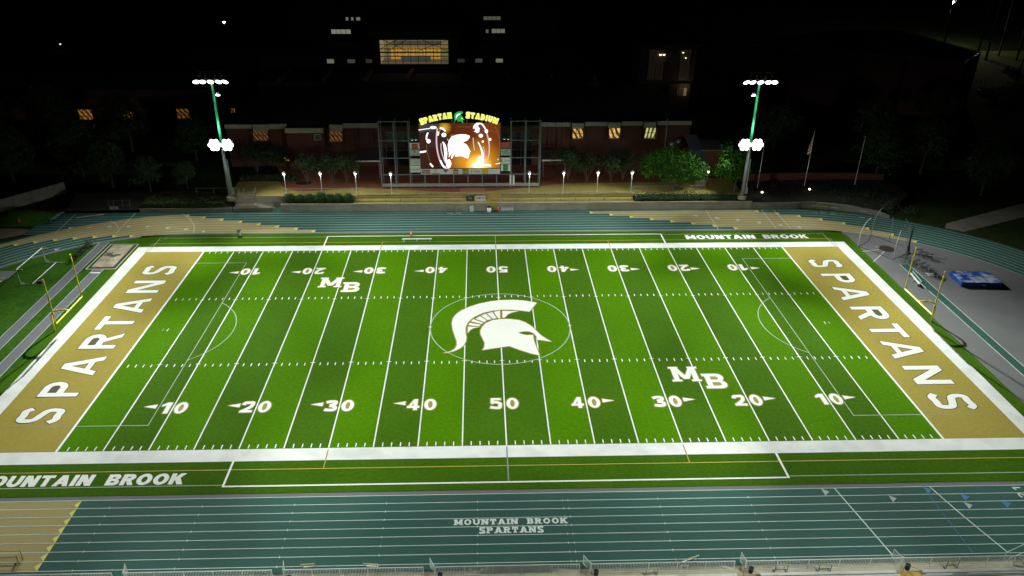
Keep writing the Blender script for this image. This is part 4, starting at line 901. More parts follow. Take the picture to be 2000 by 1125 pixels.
helm = [(850,600),(845,520),(870,440),(920,370),(1000,335),(1100,322),(1200,325),(1280,355),(1265,400),(1225,445),(1160,470),(1140,490),(1200,510),(1240,560),(1265,610),(1295,660),(1275,680),(1262,730),(1250,790),(1200,790),(1130,755),(1080,750),(990,760),(985,700),(960,740),(930,800),(905,790),(920,740),(935,690),(900,730),(865,780),(868,700)]
spoly([helm], glow_w, .016, 'helmet_image')
spoly([ell(1412,205,72,95)]+stroke([(1400,115),(1470,112),(1520,130),(1580,220),(1610,300)], 28)+[ell(1600,262,34,36), ell(1672,422,25,27), ell(1530,465,22,22), ell(1490,350,42,36)], glow_w, .013)
spoly([[(1430,150),(1470,130),(1520,170),(1570,330),(1560,420),(1490,240)]], emis('screen_brown', (.12, .045, .03), 1), .015); spoly([ell(1360,235,22,30), ell(1480,250,20,30), ell(1385,290,20,16)], emis('screen_brown', (.12, .045, .03), 1), .016)
spoly(stroke([(1435,470),(1480,560),(1520,680),(1530,760)], 36, taper=lambda s: .4+.9*s)+[ell(1485,830,65,85), ell(1420,925,105,52)]+stroke([(1440,930),(1600,925),(1690,935)], 34)+stroke([(1780,903),(1870,885)], 14)+stroke([(1820,830),(1835,800)], 10), glow_w, .012)
spoly(stroke([(1580,220),(1630,380),(1655,540),(1650,700),(1620,820),(1565,910)], 26, taper=lambda s: 1.1-.4*s), glow_p, .011); spoly(stroke([(1340,390),(1350,520),(1370,640)], 18)+stroke([(1540,560),(1560,700),(1550,880)], 16), glow_p, .010)
spoly(stroke([(1770,170),(1830,320),(1862,500),(1855,680),(1830,820)], 15)+stroke([(430,520),(450,700),(500,860)], 10)+stroke([(1680,240),(1780,275)], 7)+stroke([(1030,175),(1300,178)], 9), glow_o, .009)
# sign panels under and beside the screen
def sb_panel(px0, py0, px1, py1, mm, y=YS-.2, name='sponsor_panel'):
    a = at(px0, py1, y=y); b = at(px1, py0, y=y); o = MB().box(a.x, y, a.z, b.x, y+.08, b.z).build(name, mm, sb_); return o, (a.x, a.z, b.x-a.x, b.z-a.z)
def deco(o, box, items):
    x, z, w_, h = box
    for i, (P, N, mm) in enumerate(items): MB().prism(P, N, lambda a, b, d: (x+a*w_, YS-.205-.004*i-d, z+b*h), .012).build('print', mm, o)
o, bx_ = sb_panel(822.5, 329.6, 976.3, 340.3, sign_w, name='sponsor_strip'); bx_ = (bx_[0], bx_[1], bx_[2], bx_[3])
P, N = tpos('VULCAN', .672, .36, .075, .30, .2); P1, N1 = tpos('MB', .532, .12, .062, .76, .24)
deco(o, bx_, [([R(.01, .52, .118, .84)], [], sign_bl), ([R(.01, .1, .055, .42), R(.062, .1, .118, .42)], [], sign_r), ([R(.138, .1, .235, .24), bar(.178, .55, .19, .9, .006), bar(.19, .55, .178, .9, .006)], [], sign_bl), ([[(.275, .98), (.35, .98), (.312, .22)]], [], sign_bl), ([R(.408, .06, .472, .94)], [], sign_r), ([R(.526, .04, .60, .97)], [], sign_dk), (P1, N1, sign_y),
                  (P, N, sign_bl), ([ell(.648, .5, .014, .3)], [ell(.654, .5, .013, .26)], sign_bl), ([R(.775, .03, .85, .97)], [], sign_y), ([R(.88, .42, .965, .5)], [], sign_w if 0 else mat('print_grey', (.4, .43, .47), .6, .05)), ([R(.42, .5, .46, .6), R(.415, .25, .465, .32)], [], sign_w)])
for (px0, py0, px1, py1, mm, it) in ((800.2, 279.2, 819, 291.3, sign_w, [([R(.22, .02, .82, .9)], [], sign_r), ([bar(.34, .42, .7, .55, .1)], [], sign_w)]), (800.6, 292.2, 819.5, 304.4, sign_g, [([R(.45, .45, .55, .9), R(.38, .7, .62, .78), R(.1, .12, .9, .2)], [], sign_bl)]),
        (801.6, 310, 820.5, 323, sign_g, [([R(.25, .45, .75, .52)], [], steel)]), (802, 323.9, 821, 336.6, sign_w, [([R(.08, .25, .92, .72)], [R(.11, .3, .89, .67)], sign_bl), ([R(.2, .42, .5, .55), R(.56, .42, .8, .55)], [], sign_bl)]),
        (978, 277.5, 996.4, 289.4, sign_r, [([R(.15, .42, .85, .56)], [], mat('sign_rose', (.5, .12, .09), .5, .05))]), (978, 291, 996.6, 303.6, sign_g, [(*tpos('MS', .12, .15, .76, .7, .12), sign_gr)]), (978, 307.7, 996.8, 320.0, sign_w, [(*tpos('L', .05, .25, .16, .5, .26), black_p), ([R(.42, .35, .46, .62), R(.58, .35, .62, .62), R(.72, .35, .76, .62), bar(.86, .35, .92, .62, .04)], [], sign_bl)]), (978, 321.2, 996.8, 334.0, sign_w, [([R(.25, .04, .76, .98)], [], sign_gr), ([ell(.5, .6, .15, .2)], [ell(.5, .6, .1, .13)], mat('sign_leaf', (.06, .3, .1), .5, .05))])):
    o, b4 = sb_panel(px0, py0, px1, py1, mm); deco(o, b4, it)
for px, py in ((804.7, 272.6), (812.3, 272.6), (984.8, 271.0), (992.2, 271.0)):
    c = at(px, py, y=YS-.9); fx = MB().lathe((c.x, c.y, c.z), [(.05, .1), (.2, .1), (.22, -.05)], 12).build('sign_light', steel_dk, sb_); MB().lathe((c.x, c.y, c.z-.02), [(.2, 0), (.2, -.05), (.1, -.09)], 12).build('lens', emis('sign_lens', (.9, 1, .95), 4), fx)
    MB().box(c.x-.02, c.y, c.z+.05, c.x+.02, YS, c.z+.09).build('arm', steel_dk, fx)
c = at(1000, 351, y=YS-.15); MB().box(c.x-.45, YS-.35, c.z-.9, c.x-.12, YS-.12, c.z+.9).build('control_box', alum, sb_); MB().box(c.x+.12, YS-.35, c.z-.9, c.x+.45, YS-.12, c.z+.9).build('control_box', alum, sb_)
# arched lettering
arch_in = emis('arch_yellow', (.80, .86, .01), 1.0); arch_out = emis('arch_cream', (1.0, .98, .42), 1.15)
AC = at(896.8, 222, y=YS-.2); Rr = 19.8; AZ = at(878, 226, y=YS-.2).z+.078
def arch(text, a0, a1, h, z0):
    L = word(text, .27, .22, slab=False, wf=.95, gap=.34); mx = max(a for P, N in L for p in P for a, b in p)
    def fn(a, b):
        th = a0+(a1-a0)*a/mx; r = Rr+(b-.5)*h
        return (AC.x+r*math.sin(th), z0-Rr+r*math.cos(th))
    for P, N in L:
        e = .075
        P2 = [[fn(a, b) for a, b in p] for p in P]; N2 = [[fn(a, b) for a, b in p] for p in N]
        big = [offset(p, e) for p in P2]
        o = MB().prism(big, [offset(p, -.06) for p in N2], lambda a, b, d: (a, YS-.02-d, b), .2).build('arch_letter', arch_out, sb_)
        MB().prism(P2, N2, lambda a, b, d: (a, YS-.235-d, b), .03).build('letter_face', arch_in, o)
HW = lambda px: math.asin((at(px, 230, y=YS-.2).x-AC.x)/Rr)
arch('SPARTAN', HW(820.5), HW(881.5), .90, AZ)
arch('STADIUM', HW(911.0), HW(972.0), .90, AZ+.04)
for px in (853.5, 883, 912, 941):
    c = at(px, 238, y=YS); MB().box(c.x-.05, YS-.02, 14.05, c.x+.05, YS+.1, 15.2).build('sign_strut', steel, sb_)
HG = lambda X, Y: (lambda p: (p.x, p.z))(at(885.2+(X-370)/1170*22.2, 217.8+(Y-255)/600*22.6, y=YS-.2))
MB().prism(xf([H_CREST], HG), [], lambda a, b, d: (a, YS-.05-d, b), .12).build('arch_emblem', emis('emblem_green', (.01, .42, .06), 1.0), sb_)
MB().prism(xf([H_HELM], HG), [], lambda a, b, d: (a, YS-.05-d, b), .12).build('arch_emblem', emis('emblem_green', (.01, .42, .06), 1.0), sb_)
MB().prism(xf([[(650,600),(640,540),(700,455),(800,405),(920,380),(1180,375),(1060,415),(1000,448),(850,475),(750,540),(690,640),(650,720)], [(1180,612),(1290,600),(1360,640),(1500,690),(1400,690),(1300,640)]], HG), [], lambda a, b, d: (a, YS-.03-d, b), .12).build('arch_emblem', emis('emblem_white', (1, 1, .95), 1.4), sb_)

# ------------------------------------------------------------------ plaza lamps and flagpoles
lens_w = emis('lamp_lens', (.95, 1.0, .95), 4.0)
lamp = thing('lamp_post', 'x', 'lamp post', (0, 0, 0), 'lamp posts along the plaza edge')
MB().lathe((0, 0, 0), [(.14, 0), (.13, .3), (.07, .34)], 12).tube((0, 0, .3), (0, 0, 3.55), .055, .045, 10).build('post', mat('lamp_grey', (.5, .53, .52), .5, .05), lamp)
hd = MB().lathe((0, 0, 3.95), [(.10, .22), (.16, .2), (.26, .05), (.38, 0), (.37, -.03), (.2, -.02)], 16).build('hood', alum, lamp, True)
MB().lathe((0, 0, 3.52), [(.07, 0), (.17, .12), (.19, .4)], 14).build('lens', lens_w, hd, True); MB().lathe((0, 0, 4.16), [(.18, 0), (.16, .06), (.05, .1)], 12).build('cap', lens_w if 0 else alum, hd)
pl = bpy.data.lights.new('lamp_glow', 'POINT'); pl.energy = 170; pl.color = (.95, 1, .95); pl.shadow_soft_size = .2
lo = bpy.data.objects.new('lamp_glow', pl); COL.objects.link(lo); lo.parent = lamp; lo.location = (0, -.35, 3.7)
lx = [-36.95, -30.6, -24.45, -18.18, 6.38, 12.48, 18.58, 24.7]
ln = ['behind the clipped shrubs, stair end', 'behind the middle clipped shrubs', 'past the last clipped shrub', 'before the scoreboard, shrub side', 'before the scoreboard, big-tree side', 'third from the big lit tree', 'second from the big lit tree', 'touching the big lit tree']
for i, x in enumerate(lx):
    y = 43.9 if i in (0, 1, 2) else 43.7; z = ZP
    lb = 'grey plaza lamp post with glowing hooded head, '+ln[i]
    if i == 0: lamp.location = (x, 44.15, z); lamp['label'] = lb
    else: dup(lamp, (x, 44.15 if i < 3 else 43.75, z), 0, lb)
fp = [((48.4, 45.8, 1.25), 9.6, 'bare slim flagpole nearest the light mast, rising from the planted slope'), ((57.5, 46.8, 1.4), 10.9, 'tall flagpole with a drooping striped flag, on the planted slope'), ((67.3, 47.6, 1.5), 9.6, 'bare flagpole farthest from the light mast, next to the dark trees')]
for i, (l, h, lb) in enumerate(fp):
    t = thing('flagpole', lb, 'flagpole', l, 'flagpoles on the planted slope'); x, y, z = l
    MB().tube((x, y, z), (x, y, z+h), .075, .04, 8).build('pole', alum, t); MB().lathe((x, y, z+h), [(.03, 0), (.1, .08), (.03, .18)], 8).build('finial', alum, t); MB().lathe((x, y, z), [(.25, 0), (.22, .12), (.1, .15)], 12).build('base', conc, t)
    if i == 1:
        m = MB(); n = 10; vs = []
        for k in range(n+1):
            zz = z+h-.4-.33*k; w_ = .14+.06*min(k, 6)
            for q in range(5): vs.append((x-.05-w_*q/4, y-.06*math.sin(q*1.9+k*.4)-.03, zz-.12*q))
        m.add(vs, [(k*5+q, k*5+q+1, (k+1)*5+q+1, (k+1)*5+q) for k in range(n) for q in range(4)])
        m.m = [0 if ((f // 4) % 2) else 1 for f in range(40)]
        m.build('flag', [mat('flag_white', (.6, .6, .58), .8, .05), mat('flag_red', (.32, .06, .05), .8, .05)], t)
    if i < 2:
        u = thing('uplight', 'small bright ground light at the foot of the '+('flagpole nearest the light mast', 'flagpole with the striped flag')[i], 'light', (x+.4, y-1.6, z-.15), 'flagpole uplights')
        MB().lathe((x+.4, y-1.6, z-.15), [(.12, 0), (.14, .6), (.24, .75)], 12).build('housing', black_p, u); MB().lathe((x+.4, y-1.62, z+.6), [(.18, 0), (.2, .1), (.14, .2), (.05, .24)], 12).build('lens', emis('uplight_lens', (1, .95, .75), 5), u)
        s_ = bpy.data.lights.new('uplight_beam', 'SPOT'); s_.energy = 500; s_.spot_size = .6; s_.color = (1, .93, .75); s_.shadow_soft_size = .1
        so = bpy.data.objects.new('uplight_beam', s_); COL.objects.link(so); so.parent = u; so.location = (0, 0, 1.3); so.rotation_euler = (Vector((-.4, 1.6, 7))).to_track_quat('-Z', 'Y').to_euler()

# ------------------------------------------------------------------ floodlight masts
def beam(parent, p, target, e, ang, blend=.9, soft=.6, col=(.95, 1, .94)):
    d = bpy.data.lights.new('floodlight_beam', 'SPOT'); d.energy = e; d.spot_size = math.radians(ang); d.spot_blend = blend; d.shadow_soft_size = soft; d.color = col
    o = bpy.data.objects.new('floodlight_beam', d); COL.objects.link(o); o.parent = parent; w_ = wloc(parent)
    o.location = Vector(p)-w_; o.rotation_euler = (Vector(target)-Vector(p)).to_track_quat('-Z', 'Y').to_euler()
lens_hi = emis('floodlight_lens', (.96, 1.0, .98), 6.0); lens_and_glare_lo = emis('floodlight_lens_and_glare_low', (1.0, 1.0, .97), 7.0)
def fixture(t, c, yaw, tilt, d, lens, name='floodlight'):
    M = Matrix.Rotation(yaw, 3, 'Z') @ Matrix.Rotation(tilt, 3, 'X')     # local -z becomes the beam direction
    o = MB().lathe(c, [(.10*d, .55*d), (.22*d, .5*d), (.42*d, .22*d), (.5*d, 0), (.48*d, -.02*d)], 16, M=M).build(name, steel, t, True)
    cv = MB().lathe(c, [(.47*d, -.02*d), (.40*d, -.10*d), (.2*d, -.16*d), (.05*d, -.17*d)], 16, M=M).build('lens', lens, o, True)
    return o
def mast(base, sy, label, sx, arm):
    x, y, z = base; t = thing('floodlight_mast', label, 'floodlight', base, 'stadium floodlight masts')
    zt = 20.9; MB().tube((x, y, z-.1), (x, y, z+9.2), .34, .28, 14).build('lower_pole', steel, t, True); MB().tube((x, y, z+9.2), (x, y, z+zt), .27, .17, 14).build('upper_pole', green_p, t, True)
    MB().lathe((x, y, z-.1), [(.75, 0), (.75, .55), (.5, .62)], 14).build('footing', conc, t); MB().box(x+.35, y-.2, z+.9, x+.75, y+.2, z+2.1).build('control_box', steel, t); MB().box(x+.36, y-.1, z+2.1, x+.56, y+.1, z+7.2).build('cable_duct', steel, t)
    MB().box(x-2.5, y-.1, z+zt-.05, x+2.5, y+.1, z+zt+.12).build('crossarm', alum, t); m = MB().box(x-2.1, y-.06, z+zt+1.15, x+2.1, y+.04, z+zt+1.2)
    for q in (-1.6, 0, 1.6): m.box(x+q-.05, y-.05, z+zt+.12, x+q+.03, y+.03, z+zt+1.15)
    m.build('upper_crossarm', steel_dk, t)
    tl = lambda yaw: None
    yb = 0 if sy < 0 else PI
    for q in (-2.35, -1.3, 0, 1.3, 2.35):
        fixture(t, (x+q, y+sy*.45, z+zt-.32), yb+(-.2*q*(1 if sy < 0 else -1))*.6, -.75, 1.12, lens_hi)
    for q in (-1.85, -.75, .75, 1.85): MB().box(x+q-.08, y+sy*.4, z+zt+.35, x+q+.12, y+sy*.1, z+zt+.75).build('visor', frame_m, t)
    zl = 9.95; MB().box(x-1.9, y-.09, z+zl+.35, x+1.9, y+.09, z+zl+.5).build('crossarm', alum, t)
    for c0 in (-1.02, 1.02):
        for k, (ex, ez) in enumerate([(0, 0)]+[(.70*math.cos(q*PI/3), .70*math.sin(q*PI/3)) for q in range(6)]): fixture(t, (x+c0*1.05+ex, y+sy*.55, z+zl+ez), yb, -1.75, .80, lens_and_glare_lo)  # extra fixtures packed round, shaping the glare of each lamp as a blob
    xa = x+arm; MB().tube((x, y, z+18.6), (xa, y+sy*.1, z+18.55), .05, n=6).build('arm', steel, t); fixture(t, (xa, y+sy*.2, z+18.35), yb, -.5, .8, lens_hi)
    return t
FL = 1.07
mL = mast((-46.4, 42.5, 1.9), -1, 'tall green floodlight mast by the plaza stairs, two lamp clusters swelled to glare size', -1, .75)
mR = mast((44.2, 41.3, 1.9), -1, 'tall green floodlight mast beside the flagpoles, two lamp clusters swelled to glare size', 1, -.75)
mNL = mast((-46.0, -54, 0), 1, 'floodlight mast behind the near stand at the tan lanes', -1, .75)
mNR = mast((46.0, -54, 0), 1, 'floodlight mast behind the near stand at the ramp', 1, -.75)
for t, sx, sy in ((mL, -1, 1), (mR, 1, 1), (mNL, -1, -1), (mNR, 1, -1)):
    b = wloc(t)
    p = (b.x, b.y-sy*.9, b.z+20.5)
    if sy > 0:
        for tx, ty, a, e in ((1.25, -38, 40, 130500), (1.25, -38, 58, 109200), (.95, 18, 40, 49200), (.95, -38, 40, 105000), (.6, 18, 58, 43300), (.6, -38, 40, 141800), (.25, -38, 58, 135600), (-.1, 18, 58, 92400), (-.1, -10, 40, 90200)): beam(t, p, (sx*tx*54, ty, 0), FL*e, a, 1.0)
        beam(t, p, (sx*77, 6, 0), FL*46000, 62, 1.0)
        beam(t, p, (sx*42, 33, 0), FL*12000, 75, 1.0); beam(t, p, (sx*63, 31, 0), FL*17000, 62, 1.0); beam(t, p, (sx*10, 33, 0), FL*30000, 62, 1.0)
        if sx > 0: beam(t, p, (90, 25, 0), FL*15000, 50, 1.0)
    else:
        beam(t, p, (0, -10, 0), FL*123000, 38, 1.0); beam(t, p, (sx*16, 0, 0), FL*51000, 38, 1.0); beam(t, p, (sx*2, -37, 0), FL*33000, 42, 1.0); beam(t, p, (sx*18, -42.8, 0), FL*22000, 66, 1.0)
        for tx, e in ((.10, 33000), (.42, 31000), (.70, 11000)): beam(t, p, (sx*tx*54, 31.5, 0), FL*e, 19, 1.0)
beam(mR, (43.0, 40.2, 11.4), (31, 46, 3.5), 6500, 80, .8); beam(mL, (-45.2, 41.2, 11.4), (-30, 43, 1.5), 3000, 90, .9)
for t in (mL, mR):
    b = wloc(t); d = bpy.data.lights.new('lamp_spill', 'POINT'); d.energy = 420; d.color = (.95, 1, .97); d.shadow_soft_size = .5
    o = bpy.data.objects.new('lamp_spill', d); COL.objects.link(o); o.parent = t; o.location = (0, -1.4, 12.6)
# ------------------------------------------------------------------ school building
win_o = None
def lit_mat(name, c1, c2, s, sc1=.9, ang=.6, thr=.0):
    m = bpy.data.materials.new(name); m.use_nodes = True; nt = m.node_tree; N = nt.nodes; L = nt.links; b = N['Principled BSDF']
    geo = N.new('ShaderNodeNewGeometry'); mp = N.new('ShaderNodeMapping'); mp.inputs['Rotation'].default_value = (0, ang, 0); oi = N.new('ShaderNodeObjectInfo'); sc_ = N.new('ShaderNodeVectorMath'); sc_.operation = 'MULTIPLY_ADD'; sc_.inputs[1].default_value = (37, 11, 23); L.new(oi.outputs['Random'], sc_.inputs[0]); L.new(geo.outputs['Position'], sc_.inputs[2]); L.new(sc_.outputs[0], mp.inputs[0])
    wv = N.new('ShaderNodeTexWave'); wv.inputs['Scale'].default_value = sc1; wv.inputs['Distortion'].default_value = 5.5; wv.inputs['Detail'].default_value = 3; wv.inputs['Detail Scale'].default_value = .6; L.new(mp.outputs[0], wv.inputs[0])
    r = N.new('ShaderNodeValToRGB'); e = r.color_ramp.elements; e[0].position = .28; e[0].color = (*c1, 1); e[1].position = .62; e[1].color = (*c2, 1); L.new(wv.outputs['Fac'], r.inputs[0])
    L.new(r.outputs[0], b.inputs['Emission Color']); b.inputs['Emission Strength'].default_value = s; b.inputs['Base Color'].default_value = (.02, .02, .02, 1)
    mr = N.new('ShaderNodeMapRange'); mr.inputs['To Min'].default_value = .45*s; mr.inputs['To Max'].default_value = 1.25*s; L.new(oi.outputs['Random'], mr.inputs['Value']); L.new(mr.outputs['Result'], b.inputs['Emission Strength']); MATS[name] = m; return m
win_y = lit_mat('window_yellow', (.09, .030, .004), (.95, .56, .14), .95, .34)
win_r = lit_mat('window_orange', (.025, .008, .002), (.30, .12, .022), .75, .5)
win_d = lit_mat('window_amber', (.05, .018, .004), (.30, .135, .026), .8, .33)
win_g = lit_mat('window_leafy', (.06, .075, .012), (.75, .72, .26), .9, .42, -.3)
def window(parent, x0, z0, x1, z1, y, pane, nx=2, nz=2, fr=steel_dk, w_=.11, sill=True):
    m = MB(); m.box(x0-.08, y-.12, z0-.02, x0, y, z1+.02).box(x1, y-.12, z0-.02, x1+.08, y, z1+.02).box(x0, y-.11, z1, x1, y, z1+.08)
    for i in range(1, nx): x = x0+(x1-x0)*i/nx; m.box(x-w_/2, y-.10, z0, x+w_/2, y-.02, z1)
    for i in range(1, nz): z = z0+(z1-z0)*i/nz; m.box(x0, y-.09, z-w_/2, x1, y-.025, z+w_/2)
    o = m.build('window', fr, parent)
    MB().add([(x0, y-.015, z0), (x1, y-.015, z0), (x1, y-.015, z1), (x0, y-.015, z1)], [(0, 1, 2, 3)]).build('pane', pane, o)
    if sill: MB().box(x0-.1, y-.2, z0-.14, x1+.1, y, z0-.02).build('sill', band_m, o)
    return o
YF = 60.0
b1 = thing('school_building', 'long brick school wing behind the scoreboard with pale stone bands and lit windows', 'building', (-6, YF, 2))
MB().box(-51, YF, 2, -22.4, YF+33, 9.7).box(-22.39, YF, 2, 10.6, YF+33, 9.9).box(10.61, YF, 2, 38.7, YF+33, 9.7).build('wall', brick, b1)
MB().box(-51.1, YF-.02, 9.72, 38.8, YF+33, 9.98).build('roof', roof_m, b1)
PX = lambda px, y=YF: at(px, 245, y=y).x
bands = [(440, 493, 242.3, 250.5, .3), (524.5, 560, 241.5, 251, .3), (669.5, 737, 240, 249.5, .3), (1057, 1115, 238.5, 246.8, .3), (1142, 1187, 237.5, 245.3, .3), (1213, 1255, 236.5, 244.6, .3), (1283, 1351, 235.5, 243.5, .3)]
hoods = [(495, 523.5, 243.5, 256, 255, 274, win_r), (643.5, 668.5, 244, 257.5, 256, 275.5, win_r), (1117, 1140.5, 240.5, 251, 251.5, 270, win_y), (1188, 1212.5, 239.5, 250.3, 250.5, 269.5, win_y), (1257.5, 1282, 238.5, 249.5, 249.8, 269.5, win_g)]
for a, b, t0, t1, d in bands:
    p, q = at(a, t1, y=YF), at(b, t0, y=YF); MB().box(p.x, YF-d, p.z, q.x, YF-.005, max(q.z, 10.2)).build('parapet_band', band_m, b1)
for a, b, t0, t1, w0, w1, pm in hoods:
    p, q = at(a, t1, y=YF-.8), at(b, t0, y=YF-.8); MB().box(p.x, YF-.8, p.z, q.x, YF-.31, q.z).build('window_hood', band_m, b1)
    p, q = at(a+1.2, w1, y=YF-.12), at(b-1.2, w0, y=YF-.12); window(b1, p.x, p.z, q.x, q.z, YF-.01, pm, 3, 2)
    MB().box(p.x-.3, YF-.8, p.z-.4, p.x-.13, YF-.005, q.z+.3).build('jamb', brick, b1); MB().box(q.x+.13, YF-.8, p.z-.4, q.x+.3, YF-.005, q.z+.3).build('jamb', brick, b1)
p, q = at(557, 260, y=YF-2.2), at(630.5, 250.5, y=YF-2.2)
MB().box(p.x, YF-2.2, p.z, q.x, YF-1.9, q.z).build('parapet_band', band_m, b1); MB().box(p.x+.1, YF-1.89, 2, q.x-.1, YF-.01, q.z-.05).build('entrance_bay', brick, b1); MB().box(p.x, YF-1.88, q.z-.04, q.x, YF-.02, q.z+.02).build('bay_roof', roof_m, b1)
p, q = at(615, 272, y=YF-1.9), at(625.5, 263, y=YF-1.9); window(b1, p.x, p.z, q.x, q.z, YF-1.9, mat('pane_green', (.10, .16, .10), .2, .1), 1, 1, alum)
p, q = at(556, 315, y=YF-2), at(564.5, 308, y=YF-2); window(b1, p.x, p.z, q.x, q.z, YF-1.9, win_y, 2, 1, sill=False)
# ground floor glazing behind the scoreboard
m = MB()
p, q = at(755, 300, y=YF-.05), at(1040, 262, y=YF-.05); MB().box(p.x, YF-.06, 2.1, q.x, YF-.005, 8.9).build('curtain_wall', glass_dk, b1)
for i in range(14): x = p.x+(q.x-p.x)*i/13; m.box(x-.05, YF-.14, 2.1, x+.05, YF-.065, 8.9)
for z in (5.2, 8.9): m.box(p.x, YF-.15, z-.05, q.x, YF-.066, z+.05)
m.build('mullion', steel_dk, b1)
for px in (1301.5,): x = at(px, 260, y=YF-.3).x; MB().tube((x, YF-.25, 4.0), (x, YF-.25, 11.2), .16, n=10).build('flue_pipe', steel, b1); MB().lathe((x, YF-.25, 11.2), [(.2, 0), (.28, .12), (.05, .3)], 10).build('flue_cap', steel, b1)
for px, py in ((1311, 281), (1324, 276)):
    c = at(px, py, y=YF-.5); o = MB().lathe((c.x, YF-.5, c.z), [(.75, -.2), (.78, .2), (.7, .5)], 14, M=Matrix.Rotation(PI/2, 3, 'X')).build('exhaust_fan', steel_dk, b1); MB().lathe((c.x, YF-.95, c.z), [(.35, -.1), (.3, .1), (.1, .2)], 12, M=Matrix.Rotation(PI/2, 3, 'X')).build('hub', alum, o)
# canopies beside the scoreboard
for x0, x1, lb in ((-25.5, -20.9, 'corrugated canopy on thin posts at the shrub side of the scoreboard frame'), (9.2, 13.9, 'corrugated canopy on thin posts at the big-tree side of the scoreboard frame')):
    t = thing('entrance_canopy', lb, 'canopy', ((x0+x1)/2, 54, 2.1)); m = MB(); n = 22
    for i in range(n): a = x0+(x1-x0)*i/n; m.box(a, 52.0, 5.55+.06*(i % 2), a+(x1-x0)/n, 59.2, 5.68+.06*(i % 2))
    m.build('deck', steel, t); MB().box(x0, 51.93, 5.45, x1, 51.995, 5.72).build('fascia', alum, t)
    for x in (x0+.3, x1-.3): MB().tube((x, 52.3, 2.1), (x, 52.3, 5.55), .07, n=8).build('post', steel, t)
# roof dividers and big window block
b2 = thing('library_hall', 'tall dark hall with a wide braced lit window showing yellow shelves', 'building', (-18, 104, 2))
p, q = at(743.5, 125.7, y=104), at(875.5, 77.3, y=104)
x0, z0, x1, z1 = p.x, p.z, q.x, q.z
m = MB(); m.box(x0-2.0, 104, 2, x0-.02, 128, 20.0).box(x1+.02, 104, 2, x1+2.0, 128, 20.0).box(x0, 104, 2, x1, 109, z0-.02).box(x0, 104, z1+.02, x1, 128, 20.0).box(x0, 127, z0, x1, 128, z1); m.build('wall', mat('render_dark', (.05, .045, .04), .9, .12), b2)
MB().box(x0-3.5, 102.6, 20.02, x1+3.5, 129, 20.5).build('roof', roof_m, b2)
rm = lambda n_, c, s: emis(n_, c, s)  # indoor light is put into the room colours: walls, floor and shelves glow
MB().box(x0-.01, 112.0, z0, x1+.01, 112.2, z1).build('interior_wall', rm('room_cream', (.30, .24, .10), .45), b2); MB().box(x0, 104.5, z0-.01, x1, 112, z0+.02).build('interior_floor', rm('room_floor', (.16, .14, .10), .3), b2)
ceil_ = MB().box(x0, 104.5, z1-.3, x1, 112, z1-.25).build('interior_ceiling', rm('room_ceiling', (.42, .36, .18), .6), b2)
MB().box(x0, 104.5, z0, x0+.05, 112, z1).box(x1-.05, 104.5, z0, x1, 112, z1).build('interior_wall', rm('room_side', (.40, .34, .17), .45), b2)
m = MB(); m2 = MB(); rs = random.Random(5)
for r in range(7):
    z = z0+.2+.38*r
    for k in range(14):
        a = x0+2.0+(x1-x0-4.0)*k/14; b = a+(x1-x0-4.0)/14*rs.uniform(.5, 1.0); m.box(a, 109.9-.0*r, z, b, 110.0, z+.27)
m.build('shelf', rm('room_shelf', (.62, .34, .05), .75), b2); m2.box(x0+1.9, 110.02, z0+.02, x1-1.9, 110.1, z0+2.95); m2.build('shelf_back', rm('room_wood', (.34, .17, .03), .6), b2)
MB().box(x0+.3+2.2, 110.5, z0+3.3, x1-2, 110.6, z1-1.0).build('interior_panel', rm('room_grey', (.12, .11, .08), .4), b2); MB().box(x0+4.5, 108.6, z0+.02, x1-4.6, 109.4, z0+.8).build('counter', rm('room_counter', (.09, .11, .10), .4), b2)
m = MB(); W_ = x1-x0; H_ = z1-z0
for i in range(10): x = x0+W_*i/9; m.box(x-(.05 if i % 9 else .09), 103.9, z0, x+(.05 if i % 9 else .09), 104.02, z1)
for fz, t_ in ((0, .1), (.14, .05), (.33, .09), (.49, .16), (.63, .09), (.80, .06), (1, .12)): m.box(x0, 103.86, z0+H_*fz-t_, x1, 103.99, z0+H_*fz+t_)
for a, b in (((x0, .62), (x0+W_*.26, 1)), ((x0+W_*.05, 1), (x0+W_*.42, .52)), ((x0+W_*.4, 1.0), (x0+W_*.12, .55)), ((x0+W_*.62, 1), (x1-.2, .55)), ((x1, 1), (x0+W_*.58, .58))): m.tube((a[0], 103.8, z0+H_*a[1]), (b[0], 103.8, z0+H_*b[1]), .07, n=6)
m.build('window_frame', steel_dk, b2)
MB().box(-53, 93.1, 2, 26, 104-.02, 11.0).build('link_roof', roof_m, b2)
for px0, py0, px1, py1 in ((545, 161, 566, 140), (630, 161, 647, 140), (713, 160, 726, 140), (796, 160, 807, 139.5), (897, 160, 903, 138.5), (993, 158, 988, 139), (1078, 152, 1067, 138), (1163, 157, 1146, 137)):
    a, b = at(px0, py0, z=11.05), at(px1, py1, z=11.05); d = Vector((.35, 0, 0)); u = Vector((0, 0, .9))
    MB().add([a-d, a+d, b+d, b-d, a-d+u, a+d+u, b+d+u, b-d+u], [(4, 5, 6, 7), (0, 1, 5, 4), (1, 2, 6, 5), (3, 0, 4, 7), (2, 3, 7, 6)]).build('roof_divider', brick2, b2)
b3 = thing('classroom_block', 'dark classroom block flanking the lit hall, with small lit windows on two levels', 'building', (-18, 106, 2))
MB().box(-55, 105.6, 2, x0-2.1, 124, 14.6).box(x1+2.1, 105.6, 2, 22, 124, 14.6).box(-52, 124.1, 2, 18, 150, 22.5).build('wall', mat('render_dark', (.05, .045, .04), .9, .12), b3)
pale = lambda n_, c, s: emis(n_, tuple(q*.45 for q in c), s)
